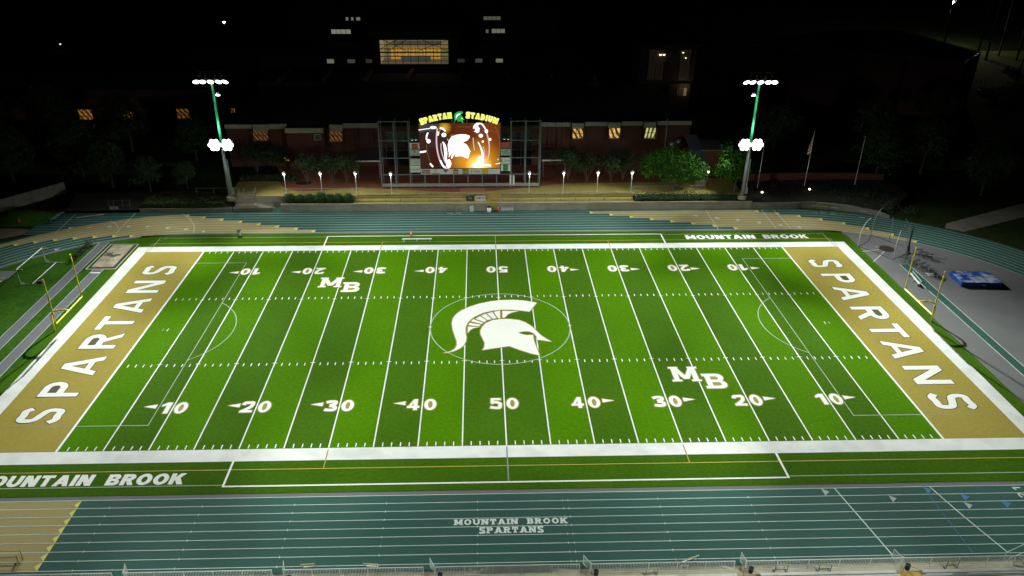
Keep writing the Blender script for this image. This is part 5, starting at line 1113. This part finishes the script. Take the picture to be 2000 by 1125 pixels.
for px0, py0, px1, py1, c in ((639, 115.5, 652, 123.7, .30), (679, 115.5, 693, 123.3, .10), (714.5, 115.5, 728, 123, .055), (893.5, 114.8, 907, 122, .05), (928.5, 114.5, 942, 122, .11), (968.5, 114.5, 982, 122, .30)):
    a, b = at(px0, py1, y=105.55), at(px1, py0, y=105.55); window(b3, a.x, a.z, b.x, b.z, 105.58, pale('pane_%d' % int(c*1000), (c, c, c*.78), 1), 1, 1, sill=False)
for px0, py0, px1, py1, c, nx in ((647.5, 57.5, 684.5, 66, .42, 4), (675.5, 33.5, 680, 40, .3, 1), (686, 33.5, 690, 40, .3, 1), (696, 33.5, 703, 40, .32, 1), (944.5, 32, 977.5, 39, .16, 4), (949, 57.5, 954, 64.5, .2, 1), (960.5, 56.5, 986, 64.5, .3, 3)):
    a, b = at(px0, py1, y=124), at(px1, py0, y=124); window(b3, a.x, a.z, b.x, b.z, 124.08, pale('pane_%d' % int(c*1000), (c, c, c*.74), 1), nx, 1, sill=False)
b4 = thing('classroom_wing', 'dark far wing with four amber lit windows, left of the floodlight mast', 'building', (-80, 95, 2))
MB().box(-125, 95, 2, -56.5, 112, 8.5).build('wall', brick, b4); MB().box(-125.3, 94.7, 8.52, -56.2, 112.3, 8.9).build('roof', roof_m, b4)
for a, b, c, d in ((155, 214, 178.5, 233.5), (240, 219, 262, 233.5), (346, 212.5, 368.5, 231.5), (450.5, 211.5, 459, 220.3)):
    p, q = at(a+1.5, d, y=94.9), at(b if 0 else c-1, b, y=94.9); window(b4, p.x, p.z, q.x, q.z, 94.98, win_d, 3, 3 if c-a > 12 else 1, sill=False, w_=.12)
# lit pavilion and entrance
b5 = thing('entrance_pavilion', 'dark pavilion with tall glass bays and two warm lights high inside', 'building', (46, 96, 2))
p, q = at(1246, 160, y=95), at(1362, 91, y=95)
MB().box(p.x, 95, 2, q.x, 104, q.z).build('wall', mat('render_dark', (.05, .045, .04), .9, .12), b5); MB().box(p.x-.6, 94.3, q.z+.02, q.x+.6, 104.4, q.z+.5).build('roof', roof_m, b5)
bay = lit_mat('bay_dim', (.006, .005, .002), (.018, .014, .006), 1, .5, 0)
for a, b in ((1264, 1299.5), (1325, 1350)):
    p, q = at(a, 156, y=94.9), at(b, 97, y=94.9); window(b5, p.x, p.z, q.x, q.z, 94.97, bay, 4, 4, sill=False)
for px, py, s in ((1290, 106.5, .42), (1297, 106.5, .42), (1334.5, 102.5, .28), (1339.5, 113, .24)):
    c = at(px, py, y=94.4); o = MB().lathe((c.x, c.y, c.z), [(.1, s*.9), (s*.8, s*.5), (s*.85, s*.3)], 12).build('sconce', steel_dk, b5); MB().lathe((c.x, c.y, c.z), [(.1, -s*.6), (s*.6, -s*.3), (s*.75, s*.3)], 12).build('globe', emis('globe_warm', (1, .78, .36), 3.0), o)
p, q = at(1322, 187, y=93.9), at(1341.5, 172, y=93.9)
MB().box(p.x-2, 94, 2, q.x+.8, 94.9, q.z+1).build('porch', mat('render_dark', (.05, .045, .04), .9, .12), b5); window(b5, p.x, p.z, p.x+(q.x-p.x)*.66, q.z, 93.98, bay, 3, 1, sill=False); window(b5, p.x+(q.x-p.x)*.7, p.z, q.x, q.z, 93.98, emis('door_glow', (.16, .12, .045), .8), 1, 1, sill=False)
d = bpy.data.lights.new('door_lamp', 'POINT'); d.energy = 40; d.color = (1, .75, .4); o = bpy.data.objects.new('door_lamp', d); COL.objects.link(o); o.parent = b5; o.location = Vector((q.x-.5, 92.5, q.z+.4))-wloc(b5)
# ticket building with canopy at the right of the plaza
b6 = thing('gate_house', 'small brick gate house with a sloping metal roof and two wall lamps', 'building', (39.5, 49.5, 2))
A_ = [at(1345, 284, y=56), at(1383, 329, y=48)]
MB().box(37.6, 47.2, 2, 38.9, 47.9, 5.3).build('pier', brick2, b6); MB().box(38.9, 52.5, 2, 43.5, 58.5, 7.2).build('wall', brick2, b6); MB().box(37.4, 47.0, 2, 39.1, 48.1, 3.3).build('pier_base', conc, b6)
MB().add([(37.0, 46.6, 5.35), (39.4, 46.6, 5.35), (39.4, 57.5, 8.6), (37.0, 57.5, 8.6), (37.0, 46.6, 5.5), (39.4, 46.6, 5.5), (39.4, 57.5, 8.75), (37.0, 57.5, 8.75)], [(0, 3, 2, 1), (4, 5, 6, 7), (0, 1, 5, 4), (1, 2, 6, 5), (3, 0, 4, 7), (2, 3, 7, 6)]).box(38.7, 52.0, 7.25, 44, 58.8, 7.45).build('roof', steel, b6)
for x, z, e in ((37.35, 4.2, .16), (39.3, 4.9, .2)): o = MB().lathe((x, 46.95, z), [(.05, -.25), (e*.6, -.2), (e, .1), (.05, .2)], 10).build('wall_lamp', emis('wall_lamp_glow', (1, .93, .8), 6), b6)
t = thing('brick_wall', 'low curved red brick garden wall behind the flagpoles', 'wall', (58, 51, 2)); m = MB(); wpts = [(46.5, 49.9), (50, 50.0), (56, 50.3), (62, 50.4), (68, 50.2), (73.5, 49.5)]
for (xa, ya), (xb, yb) in zip(wpts[:-1], wpts[1:]): m.add([(xa, ya, .9), (xb, yb, .9), (xb, yb, 3.4), (xa, ya, 3.4), (xa, ya+.4, .9), (xb, yb+.4, .9), (xb, yb+.4, 3.4), (xa, ya+.4, 3.4)], [(0, 1, 2, 3), (3, 2, 6, 7), (1, 5, 6, 2), (0, 3, 7, 4), (5, 4, 7, 6)])
m.build('wall_panel', brick, t)
# gym at the far right
b7 = thing('gymnasium', 'big dark gymnasium roof edge with a glinting metal coping, far back by the lawn', 'building', (100, 110, 2))
C0 = [Vector((110, 93)), Vector((121, 105.2)), Vector((117.5, 139)), Vector((101, 141)), Vector((64, 118))]
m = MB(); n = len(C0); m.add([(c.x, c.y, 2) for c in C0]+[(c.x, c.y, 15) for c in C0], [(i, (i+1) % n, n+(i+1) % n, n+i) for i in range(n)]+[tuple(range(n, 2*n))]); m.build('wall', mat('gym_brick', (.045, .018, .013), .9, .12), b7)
cop = MB()
for i in range(n): a, b = C0[i], C0[(i+1) % n]; cop.tube((a.x, a.y, 15.15), (b.x, b.y, 15.15), .14, n=6)
cop.build('coping', mat('coping_metal', (.5, .5, .48), .25, .05, metal=1), b7)
for x, y in ((104, 128), (99, 120), (108, 122)): MB().box(x, y, 15.02, x+2.4, y+1.6, 16.2).build('roof_unit', steel_dk, b7)
# far lamps, lawn, car, play pieces
def street_lamp(label, head, z0, col, strength, r=.28, energy=0, arm=0):
    t = thing('street_lamp', label, 'street lamp', (head.x, head.y, z0), None); MB().tube((head.x+arm, head.y, z0), (head.x+arm, head.y, head.z+.3), .12, .08, 8).build('pole', steel_dk, t)
    MB().tube((head.x+arm, head.y, head.z+.3), (head.x, head.y, head.z+.25), .06, n=6).build('arm', steel_dk, t); o = MB().lathe((head.x, head.y, head.z), [(.1, .35), (r*1.1, .2), (r*1.2, .05)], 12).build('lamp_head', steel_dk, t); MB().lathe((head.x, head.y, head.z), [(r*.3, -r), (r*.8, -r*.6), (r, .04)], 12).build('lens', emis('street_lens_'+str(len(bpy.data.objects)), col, strength), o)
    if energy: d = bpy.data.lights.new('street_glow', 'POINT'); d.energy = energy; d.color = col; d.shadow_soft_size = .3; q = bpy.data.objects.new('street_glow', d); COL.objects.link(q); q.parent = t; q.location = (0, 0, head.z-z0-.6)
street_lamp('bright lone street lamp in the dark, far beyond the left floodlight mast', at(437.5, 42, y=170), 2, (1, .92, .72), 7, .5)
street_lamp('white street lamp in the dark trees at the left edge of the photo', at(27, 181, y=105), 0, (.95, 1, 1), 9, .34)
street_lamp('dim orange street lamp far off in the dark, at upper left', at(117.5, 85.5, y=180), 0, (1, .55, .22), 3, .3)
street_lamp('tall bright lamp on a slim pole above the gymnasium roof', at(1864.5, 1.5, y=188), 2, (1, .9, .72), 8, .6, 9000, -.6)
street_lamp('faint pale lamp at far upper left, farthest of the distant lights', at(307, 49, y=260), 0, (.5, .45, .35), .35, .3)
street_lamp('tiny bright garden lamp in the dark trees past the boundary wall', at(52, 357, y=70), 0, (1, 1, .9), 3, .12)
street_lamp('tiny white lamp among the dark bushes at the right edge', at(1987, 242, y=92), 2, (1, 1, 1), 3, .14)
MB().add([(132, 125, 2.03), (260, 120, 2.03), (280, 178, 2.03), (150, 178, 2.03)], [(0, 1, 2, 3)]).build('lawn', mat('lawn_far', (.10, .13, .02), .95, .2, .3))['kind'] = 'structure'
c = at(1925, 181.5, z=2.0); car = thing('parked_car', 'silver car parked in the dark beyond the gymnasium', 'car', (c.x, c.y, 2.0))
prof = [(-2.2, .35), (-2.25, .8), (-1.6, .95), (-.9, 1.42), (.7, 1.45), (1.5, 1.0), (2.2, .85), (2.25, .35)]
m = MB(); n = len(prof); m.add([(c.x+a, c.y-.85, 2+b) for a, b in prof]+[(c.x+a, c.y+.85, 2+b) for a, b in prof], [tuple(range(n-1, -1, -1)), tuple(range(n, 2*n))]+[(i, (i+1) % n, n+(i+1) % n, n+i) for i in range(n)]); m.build('body', mat('car_silver', (.45, .40, .38), .3, .03, metal=.6), car)
MB().add([(c.x-.85, c.y-.86, 3.36), (.65+c.x, c.y-.86, 3.38), (c.x+1.3, c.y-.86, 3.02), (c.x-1.4, c.y-.86, 3.02)], [(0, 3, 2, 1)]).build('side_window', glass_dk, car)
for dx in (-1.35, 1.4):
    for dy in (-.86, .86): o = MB().tube((c.x+dx, c.y+dy-.1, 2.33), (c.x+dx, c.y+dy+.1, 2.33), .33, n=14).build('wheel', rubber, car); MB().tube((c.x+dx, c.y+dy-.12, 2.33), (c.x+dx, c.y+dy+.12, 2.33), .18, n=10).build('rim', alum, o)
for px, py, mm, lb, sz in ((1966, 142.5, red_p, 'red play tent on the far lawn, nearest the gymnasium', 1.1), (1975, 147, orange_p, 'orange red play tent on the far lawn, between the red and the blue one', 1.1), (1981, 151, mat('play_blue', (.02, .05, .35), .5, .05), 'blue play tent on the far lawn beside the dark post', 1.2), (1990, 156, mat('play_lime', (.5, .6, .03), .5, .05), 'lime green play tent on the far lawn', 1.1), (1999, 160, mat('play_lime', (.5, .6, .03), .5, .05), 'lime green play tent at the edge of the photo', 1.1)):
    c = at(px, py, z=2.05); t = thing('play_tent', lb, 'play tent', (c.x, c.y, 2.05)); s = sz
    MB().add([(c.x-s, c.y-s, 2.04), (c.x+s, c.y-s, 2.04), (c.x+s, c.y+s, 2.04), (c.x-s, c.y+s, 2.04), (c.x-.1*s, c.y, 2.04+1.9*s), (c.x+.2*s, c.y, 2.04+1.8*s)], [(0, 1, 5, 4), (1, 2, 5), (2, 3, 4, 5), (3, 0, 4)]).build('canvas', mm, t); MB().tube((c.x-s*1.1, c.y-s*1.1, 2.04), (c.x-.1*s, c.y, 2.04+2.0*s), .05, n=6).build('pole', steel_dk, t)
c = at(1978, 178, z=2.0); t = MB().tube((c.x, c.y, 2), (c.x+.4, c.y, 11.5), .2, .14, 8).build('utility_pole', bark); tag(t, 'dark wooden utility pole standing in front of the far lawn', 'pole')
t = thing('chain_link_fence', 'dark chain link fence along the edge of the far lawn', 'fence', (140, 125, 2)); m = MB(); a, b = at(1905, 165, z=2), at(2010, 210, z=2)
for i in range(13): p = a.lerp(b, i/12); MB().tube(p, p+Vector((0, 0, 2)), .05, n=6).build('post', steel_dk, t)
for k in range(7): m.tube(a+Vector((0, 0, .1+.31*k)), b+Vector((0, 0, .1+.31*k)), .02, n=4)
m.build('wire', steel_dk, t)

# ------------------------------------------------------------------ trees and shrubs
def leaves(mb, blobs, n, leaf, seed, clump=10, out=.6):
    r = random.Random(seed); vol = [b[3]*b[4]*b[5] for b in blobs]; tot = sum(vol); cl = max(1, n//clump)
    for _ in range(cl):
        b = r.choices(blobs, vol)[0]
        while True:
            v = Vector((r.uniform(-1, 1), r.uniform(-1, 1), r.uniform(-1, 1)))
            if .1 < v.length < 1: break
        v = v.normalized()*(out+(1-out)*r.random()**.7); c = Vector((b[0]+v.x*b[3], b[1]+v.y*b[4], b[2]+v.z*b[5])); nrm = Vector((v.x/b[3], v.y/b[4], v.z/b[5])).normalized()
        cs = leaf*r.uniform(1.1, 2.2)
        for _ in range(clump):
            p = c+Vector((r.gauss(0, cs), r.gauss(0, cs), r.gauss(0, cs*.7))); d = (nrm*.8+Vector((r.uniform(-1, 1), r.uniform(-1, 1), r.uniform(-.6, 1)))).normalized()
            a = d.orthogonal().normalized(); a = (Matrix.Rotation(r.uniform(0, 6.28), 3, d) @ a); q = d.cross(a); s = leaf*r.uniform(.55, 1.2)
            mb.add([p-a*s*.9, p-q*s*.45+d*s*.1, p+a*s*.9, p+q*s*.45+d*s*.1], [(0, 1, 2, 3)])
    return mb
def tree(name, label, cat, loc, stems, blobs, n, leaf, seed, lm, bm, group=None):
    t = thing(name, label, cat, loc, group); L = Vector(loc); m = MB()
    for pts, r0 in stems: m.path([L+Vector(p) for p in pts], [r0*(1-.6*i/(len(pts)-1)) for i in range(len(pts))], 7)
    for i, b in enumerate(blobs):
        s0 = stems[i % len(stems)][0]; j = max(1, len(s0)-1); base = Vector(s0[j]); m.path([L+Vector(s0[j-1]).lerp(base, .5), L+(base+Vector(b[:3]))*.5, L+Vector(b[:3])], [stems[i % len(stems)][1]*.45, stems[i % len(stems)][1]*.3, .02], 5)
    m.build('trunk', bm, t); mb = leaves(MB(), [(b[0]+loc[0], b[1]+loc[1], b[2]+loc[2], *b[3:]) for b in blobs], n, leaf, seed); mb.build('crown', lm, t); return t
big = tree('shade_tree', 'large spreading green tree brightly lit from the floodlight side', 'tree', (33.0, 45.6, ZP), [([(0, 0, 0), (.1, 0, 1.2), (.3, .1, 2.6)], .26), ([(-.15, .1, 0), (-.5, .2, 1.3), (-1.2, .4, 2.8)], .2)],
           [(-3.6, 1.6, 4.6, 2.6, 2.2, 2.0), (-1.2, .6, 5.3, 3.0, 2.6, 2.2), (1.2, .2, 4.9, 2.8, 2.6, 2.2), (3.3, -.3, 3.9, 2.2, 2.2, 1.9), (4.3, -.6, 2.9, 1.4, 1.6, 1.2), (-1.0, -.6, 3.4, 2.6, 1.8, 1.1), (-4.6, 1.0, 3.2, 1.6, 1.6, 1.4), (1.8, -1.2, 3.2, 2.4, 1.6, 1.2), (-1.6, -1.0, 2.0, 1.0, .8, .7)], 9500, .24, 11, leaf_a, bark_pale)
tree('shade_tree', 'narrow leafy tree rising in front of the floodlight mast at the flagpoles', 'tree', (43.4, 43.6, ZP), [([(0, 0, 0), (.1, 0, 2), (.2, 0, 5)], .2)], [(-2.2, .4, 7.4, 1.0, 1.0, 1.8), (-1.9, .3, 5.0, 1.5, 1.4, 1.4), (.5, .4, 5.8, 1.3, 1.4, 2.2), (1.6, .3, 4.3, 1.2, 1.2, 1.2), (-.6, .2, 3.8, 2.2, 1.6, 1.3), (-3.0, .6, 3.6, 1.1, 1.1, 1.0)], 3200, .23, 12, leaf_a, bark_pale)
def myrtle(seed):
    r = random.Random(seed); st = []; bl = []
    for k in range(5): a = 1.257*k+r.uniform(-.3, .3); st.append(([(0, 0, 0), (.35*math.cos(a), .35*math.sin(a), 1.3), (1.0*math.cos(a), 1.0*math.sin(a), 2.9)], .08))
    for k in range(6): a = 1.05*k+r.uniform(-.4, .4); q = r.uniform(.9, 1.9); bl.append((q*math.cos(a), q*math.sin(a), r.uniform(3.2, 4.6), r.uniform(1.1, 1.7), r.uniform(1.1, 1.6), r.uniform(.9, 1.3)))
    bl.append((0, 0, 4.9, 1.5, 1.5, 1.0)); return st, bl
my = [(601, 358.5, 'left of the scoreboard, over the oval planting gap'), (650, 358, 'left of the scoreboard, second from its frame'), (678, 357.5, 'left of the scoreboard, nearest its frame'), (548, 340, 'left of the scoreboard, by the dark doorway'), (503, 338, 'behind the stairs, darkest of the row'),
      (1109, 352, 'right of the scoreboard, nearest its frame'), (1146, 355, 'right of the scoreboard, second from its frame'), (1193, 354.5, 'right of the scoreboard, third from its frame'), (1216, 352.5, 'right of the scoreboard, against the big lit tree')]
mp = None
protos = []
for i, (px, py, lb) in enumerate(my):
    c = at(px, py, z=ZP); lb = 'dark small multi-stemmed tree '+lb
    if i < 3:
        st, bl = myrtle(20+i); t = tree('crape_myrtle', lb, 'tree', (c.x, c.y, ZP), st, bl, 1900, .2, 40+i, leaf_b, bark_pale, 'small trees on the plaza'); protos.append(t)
    else: dup(protos[i % 3], (c.x, c.y, ZP), 1.3*i, lb, scale=(1.05, 1.05, .95+.05*(i % 3)))
def broad(seed, h, w_):
    r = random.Random(seed); bl = [(0, 0, h*.75, w_*.35, w_*.35, h*.24)]
    for k in range(8): a = .785*k+r.uniform(-.3, .3); q = w_*r.uniform(.2, .34); bl.append((q*math.cos(a), q*math.sin(a), h*r.uniform(.35, .75), w_*r.uniform(.16, .25), w_*r.uniform(.16, .25), h*r.uniform(.10, .18)))
    return [([(0, 0, 0), (.1, 0, h*.2), (.05, .1, h*.55)], .03*h)], bl
bp = []
for i in range(3):
    st, bl = broad(60+i, 11, 9.5); bp.append((st, bl))
spots2 = [(-62.0, 47.0, 1.6, .62, 'dim leafy tree catching light at the far end of the left hedge'), (-55.5, 47.5, 1.8, .5, 'small dark tree between the left hedge and the stairs'), (-70, 50, 1.5, .8, 'dark tree behind the training sled'), (-78, 56, 1.5, 1.0, 'dark tree beyond the boundary wall, nearest the sled'), (-90, 54, .0, 1.1, 'dark tree behind the boundary wall'), (-100, 66, .5, 1.2, 'dark broad tree at the far left edge'), (-74, 70, 2, 1.0, 'dark tree in front of the amber windows, nearer the mast'), (-92, 76, 2, 1.05, 'dark tree in front of the amber windows, farther out'), (-59, 64, 2, .8, 'dark tree behind the left floodlight mast'),
          (72.5, 50.5, 1.8, .85, 'dark leafy tree beside the last bare flagpole'), (83, 54, 1.8, 1.0, 'dark tree behind the path at right, nearer the flagpoles'), (91, 46.5, .2, .9, 'dark tree overhanging the pale path'), (101, 54, 1.5, 1.15, 'dark tree at the right edge above the path'), (78, 66, 2, 1.0, 'dark tree behind the brick garden wall'), (95, 72, 2, 1.1, 'dark tree in front of the gymnasium wall, nearer the path'), (113, 76, 2, 1.1, 'dark tree in front of the gymnasium corner'), (124, 88, 2, .9, 'dark tree below the parked car'), (58, 66, 2, .9, 'dark tree behind the gate house'), (103, 30.5, -.02, .6, 'dark bushy tree on the right lawn inside the path bend')]
pr = {}
for i, (x, y, z, s, lb) in enumerate(spots2):
    k = i % 3
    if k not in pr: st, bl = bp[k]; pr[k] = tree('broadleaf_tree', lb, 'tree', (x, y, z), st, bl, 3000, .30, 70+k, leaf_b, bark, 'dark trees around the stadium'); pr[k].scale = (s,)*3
    else: dup(pr[k], (x, y, z), 1.1*i, lb, scale=s*(1+.06*(i % 2)))
pine = None
for i, (px, lb) in enumerate(((1835, 'first trunk past the slim lamp pole'), (1908, 'second trunk past the slim lamp pole'), (1925, 'third trunk, close beside the second'), (1950, 'fourth trunk, above the far lawn'), (1985, 'last trunk, at the edge of the photo'))):
    c = at(px, 118-8*(i % 2), z=2); lb = 'faint tall pine, '+lb; h = 26
    if pine is None:
        L = (c.x, c.y, 2); bl = [(0, 0, 20, 2.6, 2.6, 2), (.6, .3, 23, 2.2, 2.2, 2), (-.5, 0, 26, 1.5, 1.5, 2)]
        pine = tree('pine_tree', lb, 'tree', L, [([(0, 0, 0), (.15, 0, 9), (.3, 0, 18), (.35, 0, 26)], .32)], bl, 900, .4, 90, leaf_b, bark_pale, 'tall pines behind the lawn')
    else: dup(pine, (c.x, c.y, 2), .8*i, lb, scale=1+.05*(i % 3))
# clipped round shrubs in the wall planter
sh = None
shx = [(567, 'at the stair end of the row'), (587, 'second from the stair end'), (606, 'third from the stair end'), (628, 'largest, in the middle of the row'), (645, 'just past the largest one'), (661, 'second from the bench end'), (681, 'standing apart at the bench end of the row')]
for i, (px, lb) in enumerate(shx):
    c = at(px, 394, z=1.35); lb = 'clipped round green shrub '+lb; s = (1.0, .88, .95, 1.12, .95, .98, .98)[i]
    if sh is None:
        sh = thing('round_shrub', lb, 'shrub', (c.x, 42.1, 1.3), 'clipped shrubs in the wall planter'); L = Vector((c.x, 42.1, 1.3))
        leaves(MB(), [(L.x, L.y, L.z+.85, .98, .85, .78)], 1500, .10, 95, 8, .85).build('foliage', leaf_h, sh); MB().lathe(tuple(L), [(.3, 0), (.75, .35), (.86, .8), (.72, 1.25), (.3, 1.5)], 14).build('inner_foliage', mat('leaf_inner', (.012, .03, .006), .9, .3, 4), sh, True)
    else: dup(sh, (c.x, 42.1, 1.3), 1.2*i, lb, scale=s)
def hedge(label, x0, y0, x1, y1, z0, h, n, seed, mm=leaf_b):
    t = thing('hedge', label, 'hedge', ((x0+x1)/2, (y0+y1)/2, z0)); r = random.Random(seed)
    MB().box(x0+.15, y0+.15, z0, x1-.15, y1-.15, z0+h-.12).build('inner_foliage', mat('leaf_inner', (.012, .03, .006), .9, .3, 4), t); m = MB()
    for _ in range(n):
        f = r.random(); p = Vector((r.uniform(x0, x1), r.uniform(y0, y1), z0+h+r.gauss(0, .07))) if f < .6 else Vector((r.uniform(x0, x1), y0+r.gauss(0, .06), z0+h*r.random()))
        d = Vector((r.uniform(-1, 1), r.uniform(-1, .4), r.uniform(0, 1.2))).normalized(); a = d.orthogonal().normalized(); q = d.cross(a); s = .13*r.uniform(.6, 1.3); m.add([p-a*s, p-q*s*.6, p+a*s, p+q*s*.6], [(0, 1, 2, 3)])
    m.build('foliage', mm, t)
hedge('dark trimmed hedge on the wall below the big lit tree', 25.4, 41.25, 36.6, 44.4, 1.3, .75, 3800, 1); hedge('shadowed hedge on the wall between the gate house and the mast', 37.0, 41.3, 43.2, 44.0, 1.25, .75, 2000, 2); hedge('dark sprawling hedge above the stained wall, beside the left mast', -61.5, 41.3, -47.3, 45.6, .55, 1.15, 4200, 3)
hedge('low dark hedge added along the painted shade at the back of the plaza', -47.0, 51.0, -36.2, 52.4, 2.1, .8, 2200, 6)  # added to cover the front edge of the painted plaza shade
m = MB(); r = random.Random(8); cl = []
for k in range(120):
    x = r.uniform(46.5, 73); y0 = 41.2 if x < 58 else 41.2-(x-58)*.30; y = r.uniform(y0+.5, 49.3); z = 1.15+(y-y0)/(49.8-y0)*.95 if x < 64 else .8+(y-y0)/(49.8-y0)*1.2; cl.append((x, y, z-.1, r.uniform(.7, 1.3), r.uniform(.6, 1.0), r.uniform(.35, .6)))
leaves(m, cl, 9000, .17, 5, 8, .7).build('ground_cover', leaf_c); o = bpy.data.objects['ground_cover']; tag(o, 'dark low shrubs massed over the slope below the flagpoles', 'ground cover', kind='stuff')
pl0 = None
for i in range(8):
    x = -64.55+.1*math.sin(i*2); y = 20.9+.8*i; lb = 'ragged weedy plant beside the outer runway, '+('at the near end of its row', 'second in the row', 'third in the row', 'fourth in the row', 'fifth in the row', 'sixth in the row', 'seventh in the row', 'at the far end of its row')[i]
    if pl0 is None: pl0 = thing('weed_plant', lb, 'plant', (x, y, 0), 'weedy plants by the runway'); leaves(MB(), [(x, y, .45, .35, .4, .5)], 130, .13, 3, 5, .2).build('foliage', leaf_b, pl0); q = MB(); [q.tube((x, y, 0), (x+.3*math.cos(k*1.3), y+.3*math.sin(k*1.3), .9), .015, n=4) for k in range(5)]; q.build('stem', bark, pl0)
    else: dup(pl0, (x, y, 0), 1.7*i, lb, scale=.8+.12*(i % 4))
# ------------------------------------------------------------------ world and render settings
w = bpy.data.worlds.new("World"); sc.world = w; w.use_nodes = True
bg = w.node_tree.nodes['Background']; bg.inputs['Color'].default_value = (.32, .42, .70, 1); bg.inputs['Strength'].default_value = 0.005
sc.view_settings.view_transform = 'Standard'; sc.view_settings.look = 'None'; sc.view_settings.exposure = 0; sc.view_settings.gamma = 1
sc.cycles.use_denoising = True
try: sc.cycles.denoiser = 'OPENIMAGEDENOISE'
except Exception: pass
sc.cycles.max_bounces = 4; sc.cycles.diffuse_bounces = 2; sc.cycles.glossy_bounces = 2; sc.cycles.sample_clamp_indirect = 3
